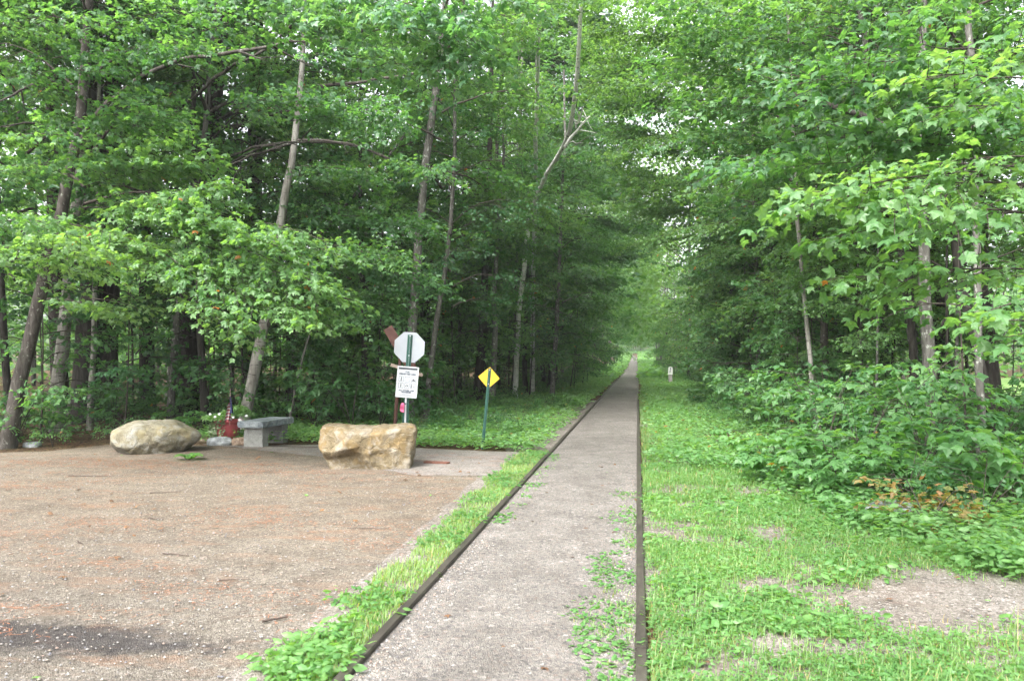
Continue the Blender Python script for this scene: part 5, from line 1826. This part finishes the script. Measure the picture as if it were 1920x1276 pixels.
m.build("punched_hole", GALV, stop)["kind"] = "stuff"
bolt(stop, Lp - .02, 0, WHITE_SIGN)
bolt(stop, Lp - .34, 0, WHITE_SIGN)

# notice board of permitted uses on a second post in front
D_P = 12.5
f2, t2 = at(759, 866, D_P), at(763, 700, D_P)
f2[2] = 0
rules = thing("notice_sign", "white notice of permitted uses with six small pictograms, below the octagonal sign", "sign", tuple(f2), face_yaw(762))
Lr = float(np.linalg.norm(t2 - f2))
rules.rotation_euler = (0, math.atan2((t2 - f2) @ RGT, t2[2]), face_yaw(762))
m = Mesh()
channel_post(m, Lr + .2, .035, .025)
m.build("post", GREEN_POST, rules, (.008, .012, -.2))
m = Mesh()
box(m, (-.024, -.004, .55), (.002, .008, Lr - .3))
m.build("metal_strip", GALV, rules)
sc_ = D_P / F_PX
# sign corners in the photograph: (746,685) (785,689) (780,747) (740,743)
board_c = at(762.6, 716, D_P - .02) - f2
tilt_b = math.radians(4.6) - rules.rotation_euler[1]
bw, bh = 40.0 * sc_, 58.5 * sc_
bx = float(board_c @ RGT)
bz = float(board_c[2])
ca_, sa_ = math.cos(tilt_b), math.sin(tilt_b)
Rb = np.array([(ca_, 0, sa_), (0, 1, 0), (-sa_, 0, ca_)])
boff = np.array((bx - math.tan(rules.rotation_euler[1]) * bz, -.014, bz))
m = Mesh()
box(m, (-bw / 2, 0, -bh / 2), (bw / 2, .003, bh / 2), 0, Rb, boff)
board = m.build("sign_panel", WHITE_SIGN, rules)


def onboard(x0, z0, x1, z1, m, y=-.0015):
    """a printed rectangle; x and z run 0..1 over the board, z from the top"""
    P_ = np.array([(bw * (x - .5), y, bh * (.5 - z)) for x, z in ((x0, z1), (x1, z1), (x1, z0), (x0, z0))]) @ Rb.T + boff
    m.ngon(P_)


m = Mesh()
onboard(.06, .04, .94, .105, m)
m.build("printed_band", PRINT_DARK, board)
frames = Mesh()
pict = Mesh()
for row in range(2):
    for col in range(3):
        x0, z0 = .10 + col * .285, .325 + row * .205
        x1, z1 = x0 + .235, z0 + .17
        t_ = .012
        onboard(x0, z0, x1, z0 + t_, frames)
        onboard(x0, z1 - t_, x1, z1, frames)
        onboard(x0, z0 + t_, x0 + t_ * 1.4, z1 - t_, frames)
        onboard(x1 - t_ * 1.4, z0 + t_, x1, z1 - t_, frames)
        cx, cz = (x0 + x1) / 2, (z0 + z1) / 2

        def pic(pl):
            for (u0, v0, u1, v1) in pl:
                onboard(cx + u0 * .1, cz + v0 * .075, cx + u1 * .1, cz + v1 * .075, pict, -.002)
        walker = [(-.1, -.85, .2, -.55), (-.2, -.5, .15, .15), (-.3, .15, -.1, .8), (.0, .15, .25, .8), (.15, -.35, .5, -.2)]
        if (row, col) in ((0, 0), (1, 0)):
            pic(walker)
        elif (row, col) == (0, 2):
            pic([(-.8, .3, .8, .6), (-.25, -.25, .15, .3), (-.6, .1, .6, .3), (-.1, -.5, .1, -.25)])
        elif (row, col) == (1, 1):
            pic([(-.7, -.1, -.3, .4), (.2, -.1, .6, .4), (-.3, -.3, .3, -.1), (-.1, -.1, .1, .2)])
        elif (row, col) == (1, 2):
            pic([(-.75, -.75, -.5, -.45), (-.8, -.4, -.5, .2), (-.9, .2, -.7, .8), (-.6, .2, -.45, .8), (.15, .35, .75, .6), (-.45, -.2, .2, -.1)])
frames.build("printed_frame", PRINT_GREY, board)["kind"] = "stuff"
pict.build("pictogram", PRINT_DARK, board)["kind"] = "stuff"


def text(body, x, z, size, mat, squash=1.0):
    c = bpy.data.curves.new("lettering", 'FONT')
    c.body = body
    c.size = size * bh
    c.align_x = 'CENTER'
    c.align_y = 'CENTER'
    c.resolution_u = 2
    c.offset = .003
    c.materials.append(mat)
    tmp = bpy.data.objects.new("lettering_curve", c)
    me = bpy.data.meshes.new_from_object(tmp)
    bpy.data.objects.remove(tmp)
    o = link("lettering", me, board)
    P_ = np.array((bw * (x - .5), -.0025, bh * (.5 - z))) @ Rb.T + boff
    o.location = tuple(P_)
    o.rotation_euler = (math.pi / 2, tilt_b, 0)
    o.scale = (squash, 1, 1)
    return o


text("TRAIL", .48, .175, .055, PRINT_GREY)
text("PERMITTED USES", .49, .25, .072, PRINT_GREY, .98)
text("ALL OTHER USES", .50, .775, .062, PRINT_GREY, 1.05)
text("PROHIBITED", .50, .83, .055, PRINT_GREY)
m = Mesh()
for z, x0, x1 in ((.885, .3, .68), (.915, .12, .9), (.94, .2, .8)):
    onboard(x0, z, x1, z + .008, m)
m.build("fine_print", PRINT_GREY, board)["kind"] = "stuff"

# pink ribbon tied to the post
rib_p = at(756.5, 763, D_P - .05)
ribbon = thing("ribbon", "pink plastic ribbon tied to the notice post", "ribbon", tuple(rib_p), face_yaw(760))
m = Mesh()
t = np.linspace(0, 1, 9)
w = .022 + .012 * np.sin(t * 3)
xs, zs, ys = -.018 * np.sin(t * 2.6) - .005, .07 - .145 * t, -.012 * np.sin(t * 6)
V = np.stack([np.c_[xs - w, ys, zs], np.c_[xs, ys - .01 * np.cos(t * 4), zs], np.c_[xs + w, ys + .004, zs - .01]], 1).reshape(-1, 3)
F_ = [(i * 3 + k, i * 3 + k + 1, i * 3 + k + 4, i * 3 + k + 3) for i in range(8) for k in range(2)]
m.add(V, F_)
m.build("tail", PINK, ribbon)
m = Mesh()
tube(m, [(.012, -.006, .065), (.03, -.01, .055), (.052, -.006, .062)], (.012, .016, .007), 6)
m.build("knot", plain("ribbon_knot", (.05, .045, .07), .6), ribbon)

# rusty crossing post with two arms
D_X = 13.4
f3, t3 = at(735, 846, D_X), at(749, 690, D_X)
f3[2] = 0
cross = thing("crossing_sign", "rusty brown wooden crossing post with a wide tilted arm, behind the octagonal sign", "sign", tuple(f3), 0)
m = Mesh()
tube(m, [(0, 0, -.1), tuple(t3 - f3), tuple(at(752, 655, D_X) - f3)], (.036, .034, .032), 4)
m.build("post", RUST, cross)


def plank(A, B, w, th, mat, name, face):
    """a board from A to B, its wide side looking along face"""
    A, B = np.asarray(A), np.asarray(B)
    ax = unit(B - A)
    nrm = unit(np.asarray(face) - ax * (np.asarray(face) @ ax))
    sd = np.cross(ax, nrm)
    V = []
    for P_ in (A, B):
        for s, q in ((-1, -1), (1, -1), (1, 1), (-1, 1)):
            V.append(P_ + sd * s * w / 2 + nrm * q * th / 2)
    m = Mesh()
    m.add(np.array(V), [(3, 2, 1, 0), (4, 5, 6, 7), (0, 1, 5, 4), (1, 2, 6, 5), (2, 3, 7, 6), (3, 0, 4, 7)], 0, False)
    return m.build(name, mat, cross)


plank(at(727, 614, D_X - .05) - f3, at(783, 708, D_X - .05) - f3, .165, .03, RUST, "arm", -FWD)
plank(at(733, 683.5, D_X - .12) - f3, at(792, 703, D_X - .02) - f3, .045, .12, PALEWOOD, "arm", -FWD)

# yellow diamond on a thin green post
D_Y = 13.9
f4, t4 = at(904.5, 846, D_Y), at(918.5, 688, D_Y)
f4[2] = 0
yel = thing("diamond_sign", "yellow diamond sign seen from behind on a thin dark green post", "sign", tuple(f4), face_yaw(912))
yel.rotation_euler = (0, math.atan2((t4 - f4) @ RGT, t4[2]), face_yaw(912))
Ly = float(np.linalg.norm(t4 - f4))
m = Mesh()
channel_post(m, Ly + .18, .022, .02)
m.build("post", GREEN_POST, yel, (0, 0, -.2))
m = Mesh()
hd = 20.5 / F_PX * D_Y
corner = .022
out_ = []
for k in range(4):                                        # rounded corners
    a0 = k * math.pi / 2
    c_ = np.array((math.cos(a0), math.sin(a0))) * (hd - corner * 1.414)
    for q in (-.7, -.35, 0, .35, .7):
        out_.append(c_ + corner * np.array((math.cos(a0 + q), math.sin(a0 + q))))
out_ = np.array(out_)
zc = Ly - hd + .005
nq = len(out_)
V = np.concatenate([np.c_[out_[:, 0], np.full(nq, .021), out_[:, 1] + zc], np.c_[out_[:, 0], np.full(nq, .024), out_[:, 1] + zc]])
m.ngon(V[:nq])
m.ngon(V[nq:][::-1])
j = np.arange(nq)
m.add(V, np.stack([j, j + nq, (j + 1) % nq + nq, (j + 1) % nq], -1), 0, False)
m.build("sign_panel", YELLOW, yel)
bolt(yel, Ly - .05, 0, GALV)
bolt(yel, Ly - .3, 0, GALV)

# red brown board lying in the path
pa, pb = ground_pt(797, 868), ground_pt(842, 870)
pm = (pa + pb) / 2
brd = thing("board", "reddish brown board end lying flush in the grey side path", "board", (pm[0], pm[1], 0), math.atan2(pb[1] - pa[1], pb[0] - pa[0]))
m = Mesh()
Lb = float(np.linalg.norm(pb - pa))
rough_slab(m, Lb, .12, .035, np.random.default_rng(5), .005, 12, 3, 2)
m.build("plank", BRICKRED, brd)

# pale marker post beside the trail, far off on the right
p = at(1257, 700, 47.0)
z0 = float(ground_z(p[0], p[1]))
mk = thing("marker_post", "old trackside marker post with a pale top and dark mark, right of the trail", "post", (p[0], p[1], z0), face_yaw(1257))
m = Mesh()
box(m, (-.115, -.10, -.1), (.115, .10, .62))
m.build("shaft", POST_GREY, mk)
m = Mesh()
a = np.linspace(0, math.pi, 9)
o_ = np.r_[[(-.135, .625), (.135, .625)], np.c_[np.cos(a) * .135, .99 + np.sin(a) * .10]]
n = len(o_)
V = np.concatenate([np.c_[o_[:, 0], np.full(n, -.12), o_[:, 1]], np.c_[o_[:, 0], np.full(n, .12), o_[:, 1]]])
m.ngon(V[:n])
m.ngon(V[n:][::-1])
j = np.arange(n)
m.add(V, np.stack([j, j + n, (j + 1) % n + n, (j + 1) % n], -1), 0, False)
m.build("head", POST_WHITE, mk)
m = Mesh()
for x0, z0_, x1, z1_ in ((-.02, .93, .045, 1.03), (.0, .86, .03, .93), (-.045, .79, .015, .86), (-.045, .72, -.005, .79)):
    m.ngon(np.array([(x0, -.123, z0_), (x1, -.123, z0_), (x1, -.123, z1_), (x0, -.123, z1_)]))
m.build("painted_mark", PRINT_GREY, mk)

MARKS = [(60, "the mottled maple at the far left"), (200, "the big pine left of the boulder"), (290, "the left boulder"), (431, "the red flower pot"), (500, "the granite bench"), (600, "the gap between bench and big boulder"), (690, "the big tan boulder"),
         (765, "the octagonal sign"), (850, "the gap between the two signs"), (912, "the yellow diamond sign"), (1010, "the verge right of the yellow sign"), (1110, "the left rail"), (1205, "the right rail"), (1257, "the pale marker post"),
         (1350, "the herbs right of the marker post"), (1440, "the leftmost grey stem on the right"), (1522, "the slender white birch"), (1600, "the yellow green shrub on the bank"), (1655, "the stout brown trunk"), (1710, "the orange leaved seedling"),
         (1768, "the biggest dark trunk"), (1837, "the nearest pale trunk"), (1890, "the right edge of the picture")]
ORD = ["nearest", "second", "third", "fourth", "fifth", "sixth", "seventh", "eighth", "ninth", "tenth", "eleventh", "twelfth", "thirteenth", "fourteenth", "fifteenth", "sixteenth", "seventeenth", "eighteenth", "nineteenth", "twentieth", "twenty-first", "twenty-second", "twenty-third", "twenty-fourth"]
byl = {}
for o in [o for o in SC.objects if o.parent is None and o.get("group") and o.get("category") in ("tree", "sapling", "shrub") and o["group"].split()[0] in ("trees", "young", "saplings", "undergrowth")]:
    v = np.array(o.location) - CAM
    zc_ = v @ FWD
    if zc_ > 80 or zc_ < 1:
        continue
    px_ = 960 + F_PX * (v @ RGT) / zc_
    mk_ = min(MARKS, key=lambda q_: abs(q_[0] - px_))[1]
    byl.setdefault((o.name.split(".")[0], o["group"].split()[0], mk_), []).append((zc_, o))
WORD = {"trees": "slim leafy tree", "young": "young leafy maple", "saplings": "slender sapling", "undergrowth": "low leafy bush"}
for (nm_, g_, mk_), lst in byl.items():
    for k, (_, o) in enumerate(sorted(lst, key=lambda q_: q_[0])):
        w_ = WORD[g_] if "arching" not in o["group"] else "arching tree"
        o["label"] = f"{w_} in line with {mk_}, {ORD[min(k, 23)]} one back"

tot = sum(len(me.polygons) for me in bpy.data.meshes)
print("unique faces", tot, "objects", len(bpy.data.objects))
